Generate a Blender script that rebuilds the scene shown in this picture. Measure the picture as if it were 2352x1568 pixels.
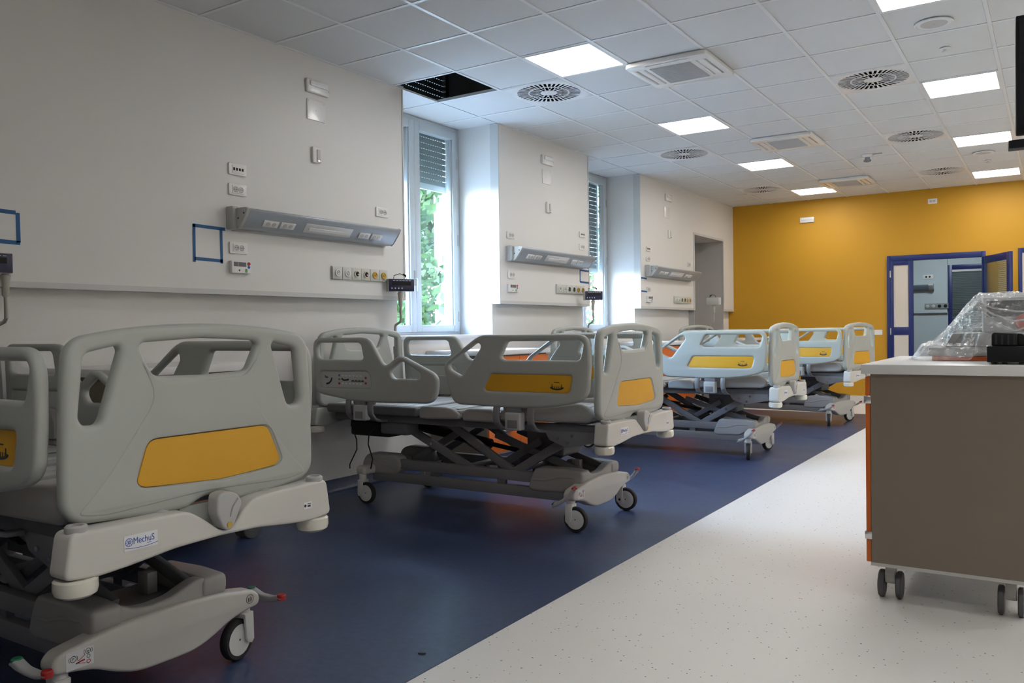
import bpy, bmesh, math, random
from mathutils import Vector, Matrix
random.seed(7)
R = math.radians
scene = bpy.context.scene
for o in list(bpy.data.objects):
    bpy.data.objects.remove(o)
COL = scene.collection

# ------------------------------------------------------------------ camera
def make_camera():
    yaw, pitch, roll = R(33.0536), R(-0.7997), R(-0.7809)
    cy, sy, cp, sp = math.cos(yaw), math.sin(yaw), math.cos(pitch), math.sin(pitch)
    f = Vector((-sy*cp, cy*cp, sp)); r = Vector((cy, sy, 0)); u = r.cross(f)
    cr, sr = math.cos(roll), math.sin(roll)
    r2 = cr*r + sr*u; u2 = -sr*r + cr*u
    m = Matrix((r2, u2, -f)).transposed().to_4x4()
    m.translation = (4.4984, -3.4129, 1.2117)
    cam = bpy.data.cameras.new('camera'); cam.sensor_fit = 'HORIZONTAL'; cam.sensor_width = 36
    cam.lens = 1919.68/2352*36; cam.clip_start = .05; cam.clip_end = 300
    o = bpy.data.objects.new('camera', cam); o.matrix_world = m
    COL.objects.link(o); scene.camera = o
make_camera()

# ------------------------------------------------------------------ world, sun, exposure
def make_world():
    w = bpy.data.worlds.new('sky'); scene.world = w; w.use_nodes = True
    nt = w.node_tree; bg = nt.nodes['Background']
    sky = nt.nodes.new('ShaderNodeTexSky'); sky.sky_type = 'NISHITA'
    sky.sun_disc = False; sky.sun_elevation = R(52); sky.sun_rotation = R(-90)
    sky.air_density = 1.2; sky.dust_density = 0.3; sky.ozone_density = 1.0
    nt.links.new(sky.outputs[0], bg.inputs[0]); bg.inputs[1].default_value = 3.4
    s = bpy.data.lights.new('sun', 'SUN'); s.energy = 7.0; s.angle = R(1.0); s.color = (1, .95, .86)
    so = bpy.data.objects.new('sun', s); COL.objects.link(so)
    so.location = (10, -3, 12)
    so.rotation_euler = Vector((-.80, .18, -1.0)).to_track_quat('-Z', 'Y').to_euler()
make_world()
PANEL_POWER = 9.0
vs = scene.view_settings
vs.view_transform = 'Standard'; vs.look = 'None'; vs.gamma = 1; vs.use_curve_mapping = False
vs.exposure = 1.25

# ------------------------------------------------------------------ materials
MATS = {}
def mat(name, col, rough=.5, metal=0, spec=.5, var=0.0, vscale=6, bump=0.0, bscale=200, emit=None, estr=0, trans=0, alpha=1, coat=0):
    if name in MATS: return MATS[name]
    m = bpy.data.materials.new(name); m.use_nodes = True
    nt = m.node_tree; b = nt.nodes['Principled BSDF']
    c = (*col, 1)
    b.inputs['Base Color'].default_value = c
    b.inputs['Roughness'].default_value = rough
    b.inputs['Metallic'].default_value = metal
    b.inputs['Specular IOR Level'].default_value = spec
    b.inputs['Coat Weight'].default_value = coat
    if trans: b.inputs['Transmission Weight'].default_value = trans
    if alpha < 1: b.inputs['Alpha'].default_value = alpha
    if emit: b.inputs['Emission Color'].default_value = (*emit, 1); b.inputs['Emission Strength'].default_value = estr
    tc = nt.nodes.new('ShaderNodeTexCoord')
    n = nt.nodes.new('ShaderNodeTexNoise'); n.inputs['Scale'].default_value = vscale; n.inputs['Detail'].default_value = 4
    nt.links.new(tc.outputs['Object'], n.inputs['Vector'])
    mx = nt.nodes.new('ShaderNodeMix'); mx.data_type = 'RGBA'
    v = max(var, .015)
    mx.inputs['A'].default_value = (*[max(0, q*(1-v)) for q in col], 1)
    mx.inputs['B'].default_value = (*[min(1, q*(1+v)) for q in col], 1)
    nt.links.new(n.outputs['Fac'], mx.inputs['Factor']); nt.links.new(mx.outputs['Result'], b.inputs['Base Color'])
    if bump:
        n2 = nt.nodes.new('ShaderNodeTexNoise'); n2.inputs['Scale'].default_value = bscale
        nt.links.new(tc.outputs['Object'], n2.inputs['Vector'])
        bp = nt.nodes.new('ShaderNodeBump'); bp.inputs['Strength'].default_value = bump; bp.inputs['Distance'].default_value = .002
        nt.links.new(n2.outputs['Fac'], bp.inputs['Height']); nt.links.new(bp.outputs['Normal'], b.inputs['Normal'])
    MATS[name] = m
    return m

def floor_white():
    m = mat('vinyl_white', (.70, .685, .66), rough=.42, var=.02, vscale=2)
    nt = m.node_tree; b = nt.nodes['Principled BSDF']
    tc = nt.nodes.new('ShaderNodeTexCoord')
    vo = nt.nodes.new('ShaderNodeTexVoronoi'); vo.inputs['Scale'].default_value = 46
    nt.links.new(tc.outputs['Object'], vo.inputs['Vector'])
    wn = nt.nodes.new('ShaderNodeTexWhiteNoise'); nt.links.new(vo.outputs['Position'], wn.inputs['Vector'])
    # only one cell in three carries a fleck, of differing size
    mr = nt.nodes.new('ShaderNodeMapRange'); mr.inputs['From Min'].default_value = .40; mr.inputs['From Max'].default_value = 1
    mr.inputs['To Min'].default_value = 0; mr.inputs['To Max'].default_value = .19
    nt.links.new(wn.outputs['Value'], mr.inputs['Value'])
    lt = nt.nodes.new('ShaderNodeMath'); lt.operation = 'LESS_THAN'
    nt.links.new(vo.outputs['Distance'], lt.inputs[0]); nt.links.new(mr.outputs['Result'], lt.inputs[1])
    mx = nt.nodes.new('ShaderNodeMix'); mx.data_type = 'RGBA'; mx.inputs['B'].default_value = (.13, .12, .12, 1)
    old = b.inputs['Base Color'].links[0].from_socket
    nt.links.new(old, mx.inputs['A']); nt.links.new(lt.outputs[0], mx.inputs['Factor'])
    nt.links.new(mx.outputs['Result'], b.inputs['Base Color'])
    return m

def floor_blue():
    m = mat('vinyl_blue', (.052, .064, .140), rough=.33, var=.25, vscale=9)
    nt = m.node_tree; b = nt.nodes['Principled BSDF']
    tc = nt.nodes.new('ShaderNodeTexCoord')
    n = nt.nodes.new('ShaderNodeTexNoise'); n.inputs['Scale'].default_value = 30; n.inputs['Detail'].default_value = 8; n.inputs['Roughness'].default_value = .7
    nt.links.new(tc.outputs['Object'], n.inputs['Vector'])
    cr = nt.nodes.new('ShaderNodeValToRGB'); cr.color_ramp.elements[0].position = .35; cr.color_ramp.elements[1].position = .75
    cr.color_ramp.elements[0].color = (.026, .041, .100, 1); cr.color_ramp.elements[1].color = (.050, .073, .155, 1)
    nt.links.new(n.outputs['Fac'], cr.inputs['Fac'])
    # scuffs
    n2 = nt.nodes.new('ShaderNodeTexNoise'); n2.inputs['Scale'].default_value = 2.2; n2.inputs['Detail'].default_value = 6
    nt.links.new(tc.outputs['Object'], n2.inputs['Vector'])
    mr = nt.nodes.new('ShaderNodeMapRange'); mr.inputs['From Min'].default_value = .35; mr.inputs['From Max'].default_value = .7
    mr.inputs['To Min'].default_value = .33; mr.inputs['To Max'].default_value = .38
    nt.links.new(n2.outputs['Fac'], mr.inputs['Value']); nt.links.new(mr.outputs['Result'], b.inputs['Roughness'])
    nt.links.new(cr.outputs['Color'], b.inputs['Base Color'])
    return m

def facing(nt, power, lo, hi, normal=None):
    # reflectance rising towards grazing view, the same from both sides of a thin sheet
    lw = nt.nodes.new('ShaderNodeLayerWeight'); lw.inputs['Blend'].default_value = .5
    if normal is not None: nt.links.new(normal, lw.inputs['Normal'])
    pw = nt.nodes.new('ShaderNodeMath'); pw.operation = 'POWER'; pw.inputs[1].default_value = power
    nt.links.new(lw.outputs['Facing'], pw.inputs[0])
    ma = nt.nodes.new('ShaderNodeMath'); ma.operation = 'MULTIPLY_ADD'; ma.inputs[1].default_value = hi; ma.inputs[2].default_value = lo
    nt.links.new(pw.outputs[0], ma.inputs[0])
    return ma.outputs[0]

def film():
    m = bpy.data.materials.new('clear_film'); m.use_nodes = True
    nt = m.node_tree; nt.nodes.clear()
    out = nt.nodes.new('ShaderNodeOutputMaterial')
    tr = nt.nodes.new('ShaderNodeBsdfTransparent'); tr.inputs[0].default_value = (.93, .94, .95, 1)
    gl = nt.nodes.new('ShaderNodeBsdfGlossy'); gl.inputs['Roughness'].default_value = .12
    df = nt.nodes.new('ShaderNodeBsdfDiffuse'); df.inputs[0].default_value = (.85, .87, .88, 1)
    m1 = nt.nodes.new('ShaderNodeMixShader'); m1.inputs[0].default_value = .16
    nt.links.new(tr.outputs[0], m1.inputs[1]); nt.links.new(df.outputs[0], m1.inputs[2])
    tc = nt.nodes.new('ShaderNodeTexCoord'); n = nt.nodes.new('ShaderNodeTexNoise'); n.inputs['Scale'].default_value = 26
    n.inputs['Detail'].default_value = 5
    nt.links.new(tc.outputs['Object'], n.inputs['Vector'])
    bp = nt.nodes.new('ShaderNodeBump'); bp.inputs['Strength'].default_value = 1.0; bp.inputs['Distance'].default_value = .03
    nt.links.new(n.outputs['Fac'], bp.inputs['Height'])
    nt.links.new(bp.outputs[0], gl.inputs['Normal'])
    m2 = nt.nodes.new('ShaderNodeMixShader')
    nt.links.new(facing(nt, 2.5, .07, .6, bp.outputs[0]), m2.inputs[0]); nt.links.new(m1.outputs[0], m2.inputs[1]); nt.links.new(gl.outputs[0], m2.inputs[2])
    nt.links.new(m2.outputs[0], out.inputs[0])
    MATS['clear_film'] = m
    return m

def glass():
    m = bpy.data.materials.new('window_glass'); m.use_nodes = True
    nt = m.node_tree; nt.nodes.clear()
    out = nt.nodes.new('ShaderNodeOutputMaterial')
    tr = nt.nodes.new('ShaderNodeBsdfTransparent'); tr.inputs[0].default_value = (.92, .96, .96, 1)
    gl = nt.nodes.new('ShaderNodeBsdfGlossy'); gl.inputs['Roughness'].default_value = .01
    mx = nt.nodes.new('ShaderNodeMixShader')
    nt.links.new(facing(nt, 4.0, .03, .7), mx.inputs[0]); nt.links.new(tr.outputs[0], mx.inputs[1]); nt.links.new(gl.outputs[0], mx.inputs[2])
    nt.links.new(mx.outputs[0], out.inputs[0])
    MATS['window_glass'] = m
    return m

WALL = mat('wall_panel_white', (.70, .685, .66), rough=.45, var=.012, vscale=1.5)
WALLP = mat('plaster_white', (.70, .685, .66), rough=.75, bump=.15, bscale=120)
YEL = mat('wall_paint_yellow', (.54, .275, .009), rough=.6, var=.02, vscale=1.2, bump=.1)
TRIM = mat('panel_trim_grey', (.55, .55, .54), rough=.45)
TILE = mat('ceiling_tile', (.66, .66, .655), rough=.85, bump=.2, bscale=300)
TBAR = mat('ceiling_grid', (.72, .73, .74), rough=.3, spec=.6)
DARK = mat('dark_void', (.012, .012, .013), rough=.9)
PVC = mat('window_frame_grey', (.50, .54, .56), rough=.4)
SHUT = mat('shutter_grey', (.17, .195, .195), rough=.5)
GLASS = glass(); FILM = film()
FW = floor_white(); FB = floor_blue()
SHELL = mat('bed_shell_grey', (.385, .40, .375), rough=.42, var=.01, bump=.05, bscale=500)
BUMP = mat('bed_bumper_white', (.56, .545, .51), rough=.38)
BUMPC = mat('bumper_roller_cream', (.66, .64, .56), rough=.18, coat=.3)
STEEL = mat('bed_frame_dark', (.115, .118, .128), rough=.5)
STEEL2 = mat('bed_rail_grey', (.19, .19, .20), rough=.45)
COVER = mat('base_cover_grey', (.33, .32, .305), rough=.45)
DECK = mat('deck_grey', (.44, .45, .44), rough=.4)
DECKD = mat('deck_edge_dark', (.11, .115, .12), rough=.5)
BLACKR = mat('rubber_black', (.018, .018, .019), rough=.65)
BLACK = mat('plastic_black', (.010, .010, .012), rough=.6, spec=.3)
WHEELW = mat('wheel_white', (.66, .66, .64), rough=.35)
INLAY = mat('inlay_yellow', (.66, .34, .015), rough=.5)
LEVER = mat('lever_grey', (.42, .42, .42), rough=.4)
CHROME = mat('chrome', (.75, .75, .76), rough=.18, metal=1)
BRASS = mat('brass', (.62, .42, .12), rough=.3, metal=1)
GREEN = mat('pedal_green', (.012, .16, .075), rough=.5)
RED = mat('pedal_red', (.42, .02, .02), rough=.45)
BLUEINK = mat('ink_blue', (.03, .09, .38), rough=.6)
STICK = mat('sticker_white', (.72, .72, .74), rough=.5)
INK = mat('ink_black', (.03, .03, .03), rough=.6)
NAVY = mat('display_navy', (.012, .013, .05), rough=.35)
SOCK = mat('socket_white', (.76, .75, .73), rough=.25, coat=.2)
SOCKG = mat('socket_grey', (.50, .49, .47), rough=.4)
ALU = mat('aluminium_grey', (.40, .43, .46), rough=.38, metal=.35)
ALUC = mat('unit_cap_grey', (.47, .47, .455), rough=.4)
GASP = mat('gas_panel_grey', (.54, .55, .50), rough=.45)
TAPE = mat('masking_tape_blue', (.012, .095, .26), rough=.6)
TAUPE = mat('cabinet_taupe', (.205, .168, .130), rough=.45, var=.02)
ORANGE = mat('cabinet_orange', (.60, .13, .012), rough=.4)
TOPW = mat('worktop_white', (.72, .71, .70), rough=.3)
DBLUE = mat('door_frame_blue', (.007, .018, .125), rough=.35)
CREAM = mat('door_panel_cream', (.62, .56, .49), rough=.5)
ICEW = mat('back_room_wall', (.50, .56, .58), rough=.6)
NICHE = mat('niche_grey', (.46, .44, .42), rough=.6)
LAMP = mat('light_diffuser', (.9, .9, .9), rough=.5, emit=(1, .972, .935), estr=PANEL_POWER)
LEAF = mat('leaf_green', (.028, .070, .012), rough=.6, var=.5, vscale=3)
BARK = mat('bark', (.10, .075, .05), rough=.9)
STONE = mat('facade_plaster', (.75, .74, .70), rough=.8)
GRASS = mat('ground_paving', (.30, .30, .29), rough=.9, var=.4, vscale=2)

# ------------------------------------------------------------------ mesh helpers
class MB:
    def __init__(s): s.v = []; s.f = []; s.M = Matrix.Identity(4)
    def add(s, verts, faces):
        n = len(s.v); s.v += [tuple(s.M @ Vector(v)) for v in verts]; s.f += [tuple(i+n for i in f) for f in faces]; return s
    def box(s, x0, x1, y0, y1, z0, z1):
        return s.add([(x0,y0,z0),(x1,y0,z0),(x1,y1,z0),(x0,y1,z0),(x0,y0,z1),(x1,y0,z1),(x1,y1,z1),(x0,y1,z1)],
                     [(0,3,2,1),(4,5,6,7),(0,1,5,4),(1,2,6,5),(2,3,7,6),(3,0,4,7)])
    def rod(s, a, b, r, n=12, r2=None):
        a, b = Vector(a), Vector(b); d = (b-a).normalized(); r2 = r if r2 is None else r2
        t = Vector((0,0,1)) if abs(d.z) < .9 else Vector((1,0,0)); p = d.cross(t).normalized(); q = d.cross(p)
        vs_ = []
        for i in range(n):
            c, e = math.cos(2*math.pi*i/n), math.sin(2*math.pi*i/n)
            vs_.append(a + (p*c+q*e)*r)
        for i in range(n):
            c, e = math.cos(2*math.pi*i/n), math.sin(2*math.pi*i/n)
            vs_.append(b + (p*c+q*e)*r2)
        fs = [(i, i+n, (i+1) % n+n, (i+1) % n) for i in range(n)] + [tuple(range(n)), tuple(range(2*n-1, n-1, -1))]
        return s.add(vs_, fs)
    def tube(s, pts, r, n=8):
        P = [Vector(p) for p in pts]; k = len(P); vs_ = []; fs = []
        prev = None
        for i, p in enumerate(P):
            d = (P[min(i+1, k-1)] - P[max(i-1, 0)]).normalized()
            t = prev if prev is not None else (Vector((0,0,1)) if abs(d.z) < .9 else Vector((1,0,0)))
            a = d.cross(t).normalized(); b = a.cross(d).normalized(); prev = b
            for j in range(n):
                w = 2*math.pi*j/n; vs_.append(p + (a*math.cos(w)+b*math.sin(w))*r)
        for i in range(k-1):
            for j in range(n):
                fs.append((i*n+j, i*n+(j+1) % n, (i+1)*n+(j+1) % n, (i+1)*n+j))
        fs += [tuple(range(n-1, -1, -1)), tuple(range((k-1)*n, k*n))]
        return s.add(vs_, fs)
    def lathe(s, prof, n=24, ax='z', c=(0,0,0)):
        # prof: list of (radius, height)
        vs_ = []; fs = []; k = len(prof)
        for rr, h in prof:
            for j in range(n):
                w = 2*math.pi*j/n; a, b = rr*math.cos(w), rr*math.sin(w)
                p = (a, b, h) if ax == 'z' else ((h, a, b) if ax == 'x' else (b, h, a))
                vs_.append((p[0]+c[0], p[1]+c[1], p[2]+c[2]))
        for i in range(k-1):
            for j in range(n):
                fs.append((i*n+j, i*n+(j+1) % n, (i+1)*n+(j+1) % n, (i+1)*n+j))
        fs += [tuple(range(n-1, -1, -1)), tuple(range((k-1)*n, k*n))]
        return s.add(vs_, fs)
    def bar(s, a, b, w, h, side=(0,1,0)):
        # rectangular bar from a to b, w along side, h across
        a, b, sd = Vector(a), Vector(b), Vector(side).normalized(); d = (b-a).normalized(); up = d.cross(sd).normalized()
        vs_ = []
        for p in (a, b):
            for i, j in ((-1,-1),(1,-1),(1,1),(-1,1)):
                vs_.append(p + sd*(i*w/2) + up*(j*h/2))
        return s.add(vs_, [(0,1,2,3),(7,6,5,4),(0,4,5,1),(1,5,6,2),(2,6,7,3),(3,7,4,0)])
    def prism(s, pts, plane, a, b):
        # closed polygon extruded along the third axis from a to b
        n = len(pts)
        def mk(p, h):
            return {'xz': (p[0], h, p[1]), 'yz': (h, p[0], p[1]), 'xy': (p[0], p[1], h)}[plane]
        vs_ = [mk(p, a) for p in pts] + [mk(p, b) for p in pts]
        fs = [tuple(range(n)), tuple(range(2*n-1, n-1, -1))] + [(i, i+n, (i+1) % n+n, (i+1) % n) for i in range(n)]
        return s.add(vs_, fs)
    def mesh(s, name, m, smooth=35, bevel=0, seg=2):
        me = bpy.data.meshes.new(name); me.from_pydata(s.v, [], s.f)
        bm = bmesh.new(); bm.from_mesh(me)
        bmesh.ops.recalc_face_normals(bm, faces=bm.faces)
        if bevel:
            es = [e for e in bm.edges if len(e.link_faces) == 2 and e.calc_face_angle(0) > R(30)]
            bmesh.ops.bevel(bm, geom=es, offset=bevel, segments=seg, profile=.5, affect='EDGES', clamp_overlap=True)
        bm.to_mesh(me); bm.free()
        me.materials.append(m)
        finish(me, smooth)
        return me
    def build(s, name, m, parent=None, **k):
        return link(name, s.mesh(name, m, **k), parent)

def finish(me, smooth=35):
    for p in me.polygons: p.use_smooth = True
    try: me.set_sharp_from_angle(angle=R(smooth))
    except Exception: pass

def link(name, me, parent=None):
    o = bpy.data.objects.new(name, me); COL.objects.link(o)
    if parent is not None: o.parent = parent
    return o

def empty(name, label, cat, loc=(0,0,0), rz=0, group=None):
    o = bpy.data.objects.new(name, None); COL.objects.link(o)
    o.location = loc; o.rotation_euler = (0,0,rz); o.empty_display_size = .1
    return tag(o, label, cat, group)

def tag(o, label, cat, group=None):
    o['label'] = label; o['category'] = cat
    if group: o['group'] = group
    return o

def struct(o, label=None):
    o['kind'] = 'structure'
    if label: o['label'] = label
    return o

def copy_tree(o, parent=None):
    c = o.copy(); COL.objects.link(c); c.parent = parent
    for ch in list(o.children): copy_tree(ch, c)
    return c

def fillet(pts, r, seg=4):
    # round every corner of a closed polygon; r a number or a list
    n = len(pts); out = []
    for i in range(n):
        p0, p, p1 = Vector(pts[i-1]), Vector(pts[i]), Vector(pts[(i+1) % n])
        rr = r[i] if isinstance(r, (list, tuple)) else r
        a, b = (p0-p), (p1-p); la, lb = a.length, b.length
        if la < 1e-6 or lb < 1e-6: continue
        a /= la; b /= lb
        d = min(rr, la*.48, lb*.48)
        A, B = p+a*d, p+b*d
        if d < 1e-4: out.append(tuple(p)); continue
        for k in range(seg+1):
            t = k/seg
            q = A*(1-t)**2 + p*(2*t*(1-t)) + B*t*t
            out.append((q.x, q.y))
    return out

def plate(name, outer, holes, thick, bevel, plane, pos, m, bres=3, smooth=50):
    """flat rounded board: closed 2-D outline with holes; plane 'yz' (normal x), 'xz' (normal y), 'xy'; pos = centre along normal"""
    cu = bpy.data.curves.new(name, 'CURVE'); cu.dimensions = '2D'; cu.fill_mode = 'BOTH'
    cu.extrude = max(thick/2-bevel, .0001); cu.bevel_depth = bevel; cu.bevel_resolution = bres; cu.offset = -bevel
    for ring in [outer]+list(holes):
        sp = cu.splines.new('POLY'); sp.points.add(len(ring)-1); sp.use_cyclic_u = True
        for i, p in enumerate(ring): sp.points[i].co = (p[0], p[1], 0, 1)
    ob = bpy.data.objects.new('tmp', cu)
    me = bpy.data.meshes.new_from_object(ob)
    bpy.data.objects.remove(ob); bpy.data.curves.remove(cu)
    for v in me.vertices:
        a, b, h = v.co
        v.co = {'yz': (pos+h, a, b), 'xz': (a, pos-h, b), 'xy': (a, b, pos+h)}[plane]
    bm = bmesh.new(); bm.from_mesh(me); bmesh.ops.remove_doubles(bm, verts=bm.verts, dist=1e-5)
    bmesh.ops.recalc_face_normals(bm, faces=bm.faces); bm.to_mesh(me); bm.free()
    me.name = name; me.materials.clear(); me.materials.append(m)
    finish(me, smooth)
    return me

def text_mesh(name, body, size, M, m, bold=0.0):
    cu = bpy.data.curves.new(name, 'FONT'); cu.body = body; cu.size = size; cu.align_x = 'LEFT'; cu.extrude = .0003; cu.offset = bold
    ob = bpy.data.objects.new('tmp', cu)
    me = bpy.data.meshes.new_from_object(ob)
    bpy.data.objects.remove(ob); bpy.data.curves.remove(cu)
    me.transform(M); me.materials.clear(); me.materials.append(m)
    return me

def join_meshes(name, meshes):
    bm = bmesh.new()
    for me in meshes: bm.from_mesh(me)
    out = bpy.data.meshes.new(name); bm.to_mesh(out); bm.free()
    for mt in meshes[0].materials: out.materials.append(mt)
    finish(out, 45)
    return out

# ------------------------------------------------------------------ room constants
ZC = 3.2; YB = 10.29; XLOW = -.09; XR = 7.6; YR = -7.0
GX = lambda i: .64+.583*i
GY = lambda j: -.06+.611*j
PANELS = [(-7.0, 1.893), (3.293, 5.147), (6.565, YB)]
WINS = [(1.893, 3.293), (5.147, 6.565)]
NICHE_D = (8.478, 9.772, 2.6)     # doorway niche in the last wall panel
DOOR_X = (2.363, 3.665, 2.245)

# ------------------------------------------------------------------ setting
def setting():
    b = MB(); b.box(XLOW-.02, XR, YR, YB+.12, -.1, 0); struct(b.build('floor', FW), 'white vinyl floor with dark flecks')
    b = MB(); b.box(XLOW, 2.615, YR, 8.70, -.02, .0025); struct(b.build('floor', FB), 'blue marbled vinyl floor under the beds')
    # coved blue skirting along the left wall
    b = MB(); cov = [(XLOW, 0), (XLOW+.05, .0028), (XLOW+.022, .012), (XLOW+.010, .03), (XLOW+.006, .10), (XLOW, .10)]
    b.M = Matrix(((1,0,0,0),(0,1,0,0),(0,0,1,0),(0,0,0,1)))
    b.prism(cov, 'xz', YR, 8.70); struct(b.build('baseboard_left', FB), 'dark blue coved skirting under the beds')
    b = MB(); b.prism(cov, 'xz', 8.70, YB); struct(b.build('baseboard_left', WALLP), 'white skirting')
    # left wall: low band (all along), upper parts behind the panels, recess jambs
    t = .5
    b = MB(); b.box(XLOW-t, XLOW, YR, NICHE_D[0], 0, 1.165); b.box(XLOW-t, XLOW, NICHE_D[1], YB+.1, 0, 1.165)
    for (a, c) in ((YR, 1.893), (3.293, 5.147), (6.565, NICHE_D[0])):
        b.box(XLOW-t, XLOW, a, c, 1.165, 3.225)
    b.box(XLOW-t, XLOW, NICHE_D[0], NICHE_D[1], NICHE_D[2], 4.0); b.box(XLOW-t, XLOW, NICHE_D[1], YB+.1, 1.165, 4.0)
    struct(b.build('wall_left', WALLP), 'white lower wall and window reveals on the left')
    b = MB()  # added lining above the ceiling; its dark colour stands for the void's shade
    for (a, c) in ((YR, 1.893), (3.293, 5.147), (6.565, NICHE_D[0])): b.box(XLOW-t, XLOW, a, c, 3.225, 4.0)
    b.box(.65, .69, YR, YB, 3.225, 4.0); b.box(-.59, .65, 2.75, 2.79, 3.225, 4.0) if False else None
    struct(b.build('wall_left', mat('void_shade_wall', (.03,.03,.03), rough=.9)), 'lining added above the ceiling, coloured dark for the shade there')
    # proud upper panels
    lab = ['long white wall panel behind the two nearest beds', 'white wall panel between the two windows', 'white wall panel with the doorway niche']
    for k, (a, c) in enumerate(PANELS):
        b = MB()
        if k < 2: b.box(XLOW, 0, a, c, 1.47, ZC)
        else:
            b.box(XLOW, 0, a, NICHE_D[0], 1.47, ZC); b.box(XLOW, 0, NICHE_D[0], NICHE_D[1], NICHE_D[2], ZC); b.box(XLOW, 0, NICHE_D[1], c, 1.47, ZC)
        struct(b.build('wall_left', WALL), lab[k])
        b = MB()
        segs = [(a, c)] if k < 2 else [(a, NICHE_D[0]), (NICHE_D[1], c)]
        for s0, s1 in segs: b.box(XLOW+.002, .005, s0+.001, s1-.001, 1.466, 1.497)
        for e in ((c,) if k == 0 else ((a, c) if k == 1 else (a,))):
            b.box(XLOW+.002, .006, e-.012 if e == c else e-.003, e+.003 if e == c else e+.012, 1.467, ZC)
        struct(b.build('trim_%d' % (k+1), TRIM), 'grey edge profile of a wall panel')
    # doorway niche lining
    y0, y1, zt = NICHE_D
    b = MB(); b.box(-.62, -.52, y0, y1, 0, zt); b.box(-.52, 0, y1-.012, y1, 0, zt); b.box(-.52, 0, y0, y0+.012, 0, zt); b.box(-.52, 0, y0, y1, zt-.012, zt)
    struct(b.build('wall_left', NICHE), 'grey lining of the doorway niche')
    b = MB()
    b.box(-.004, .010, y0-.02, y0+.012, 1.467, zt+.02); b.box(-.004, .010, y1-.012, y1+.02, 1.467, zt+.02); b.box(-.004, .010, y0, y1, zt-.012, zt+.02)
    struct(b.build('trim_4', TRIM), 'grey edge profile around the niche')
    # yellow end wall with door opening
    b = MB(); x0, x1, zt = DOOR_X
    b.box(-.6, x0, YB, YB+.12, 0, 4.0); b.box(x1, XR, YB, YB+.12, 0, 4.0); b.box(x0, x1, YB, YB+.12, zt, 4.0)
    struct(b.build('wall_back', YEL), 'yellow end wall')
    b = MB(); b.box(XLOW, x0, YB-.012, YB, 0, .125); b.box(x1, XR, YB-.012, YB, 0, .125)
    struct(b.build('baseboard_back', mat('skirting_white', (.68, .66, .63), rough=.5)), 'white skirting below the yellow wall')
    # right and rear walls close the ward
    b = MB(); b.box(XR, XR+.12, YR, YB+.1, 0, 4.0); struct(b.build('wall_right', WALLP), 'white wall on the right')
    b = MB(); b.box(-.6, XR, YR-.12, YR, 0, 4.0); struct(b.build('wall_rear', WALLP), 'white wall behind the viewer')
    # roof slab over the plenum
    b = MB(); b.box(-.6, XR+.12, YR-.12, YB+.12, 4.0, 4.2); struct(b.build('roof', DARK), 'slab over the ceiling void')
    # window sills
    for k, (a, c) in enumerate(WINS):
        b = MB(); b.box(-.56, XLOW+.035, a, c, 1.140, 1.172)
        struct(b.build('trim_%d' % (5+k), mat('sill_grey', (.58, .58, .60), rough=.35), bevel=.004), 'grey window sill')
setting()

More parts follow.
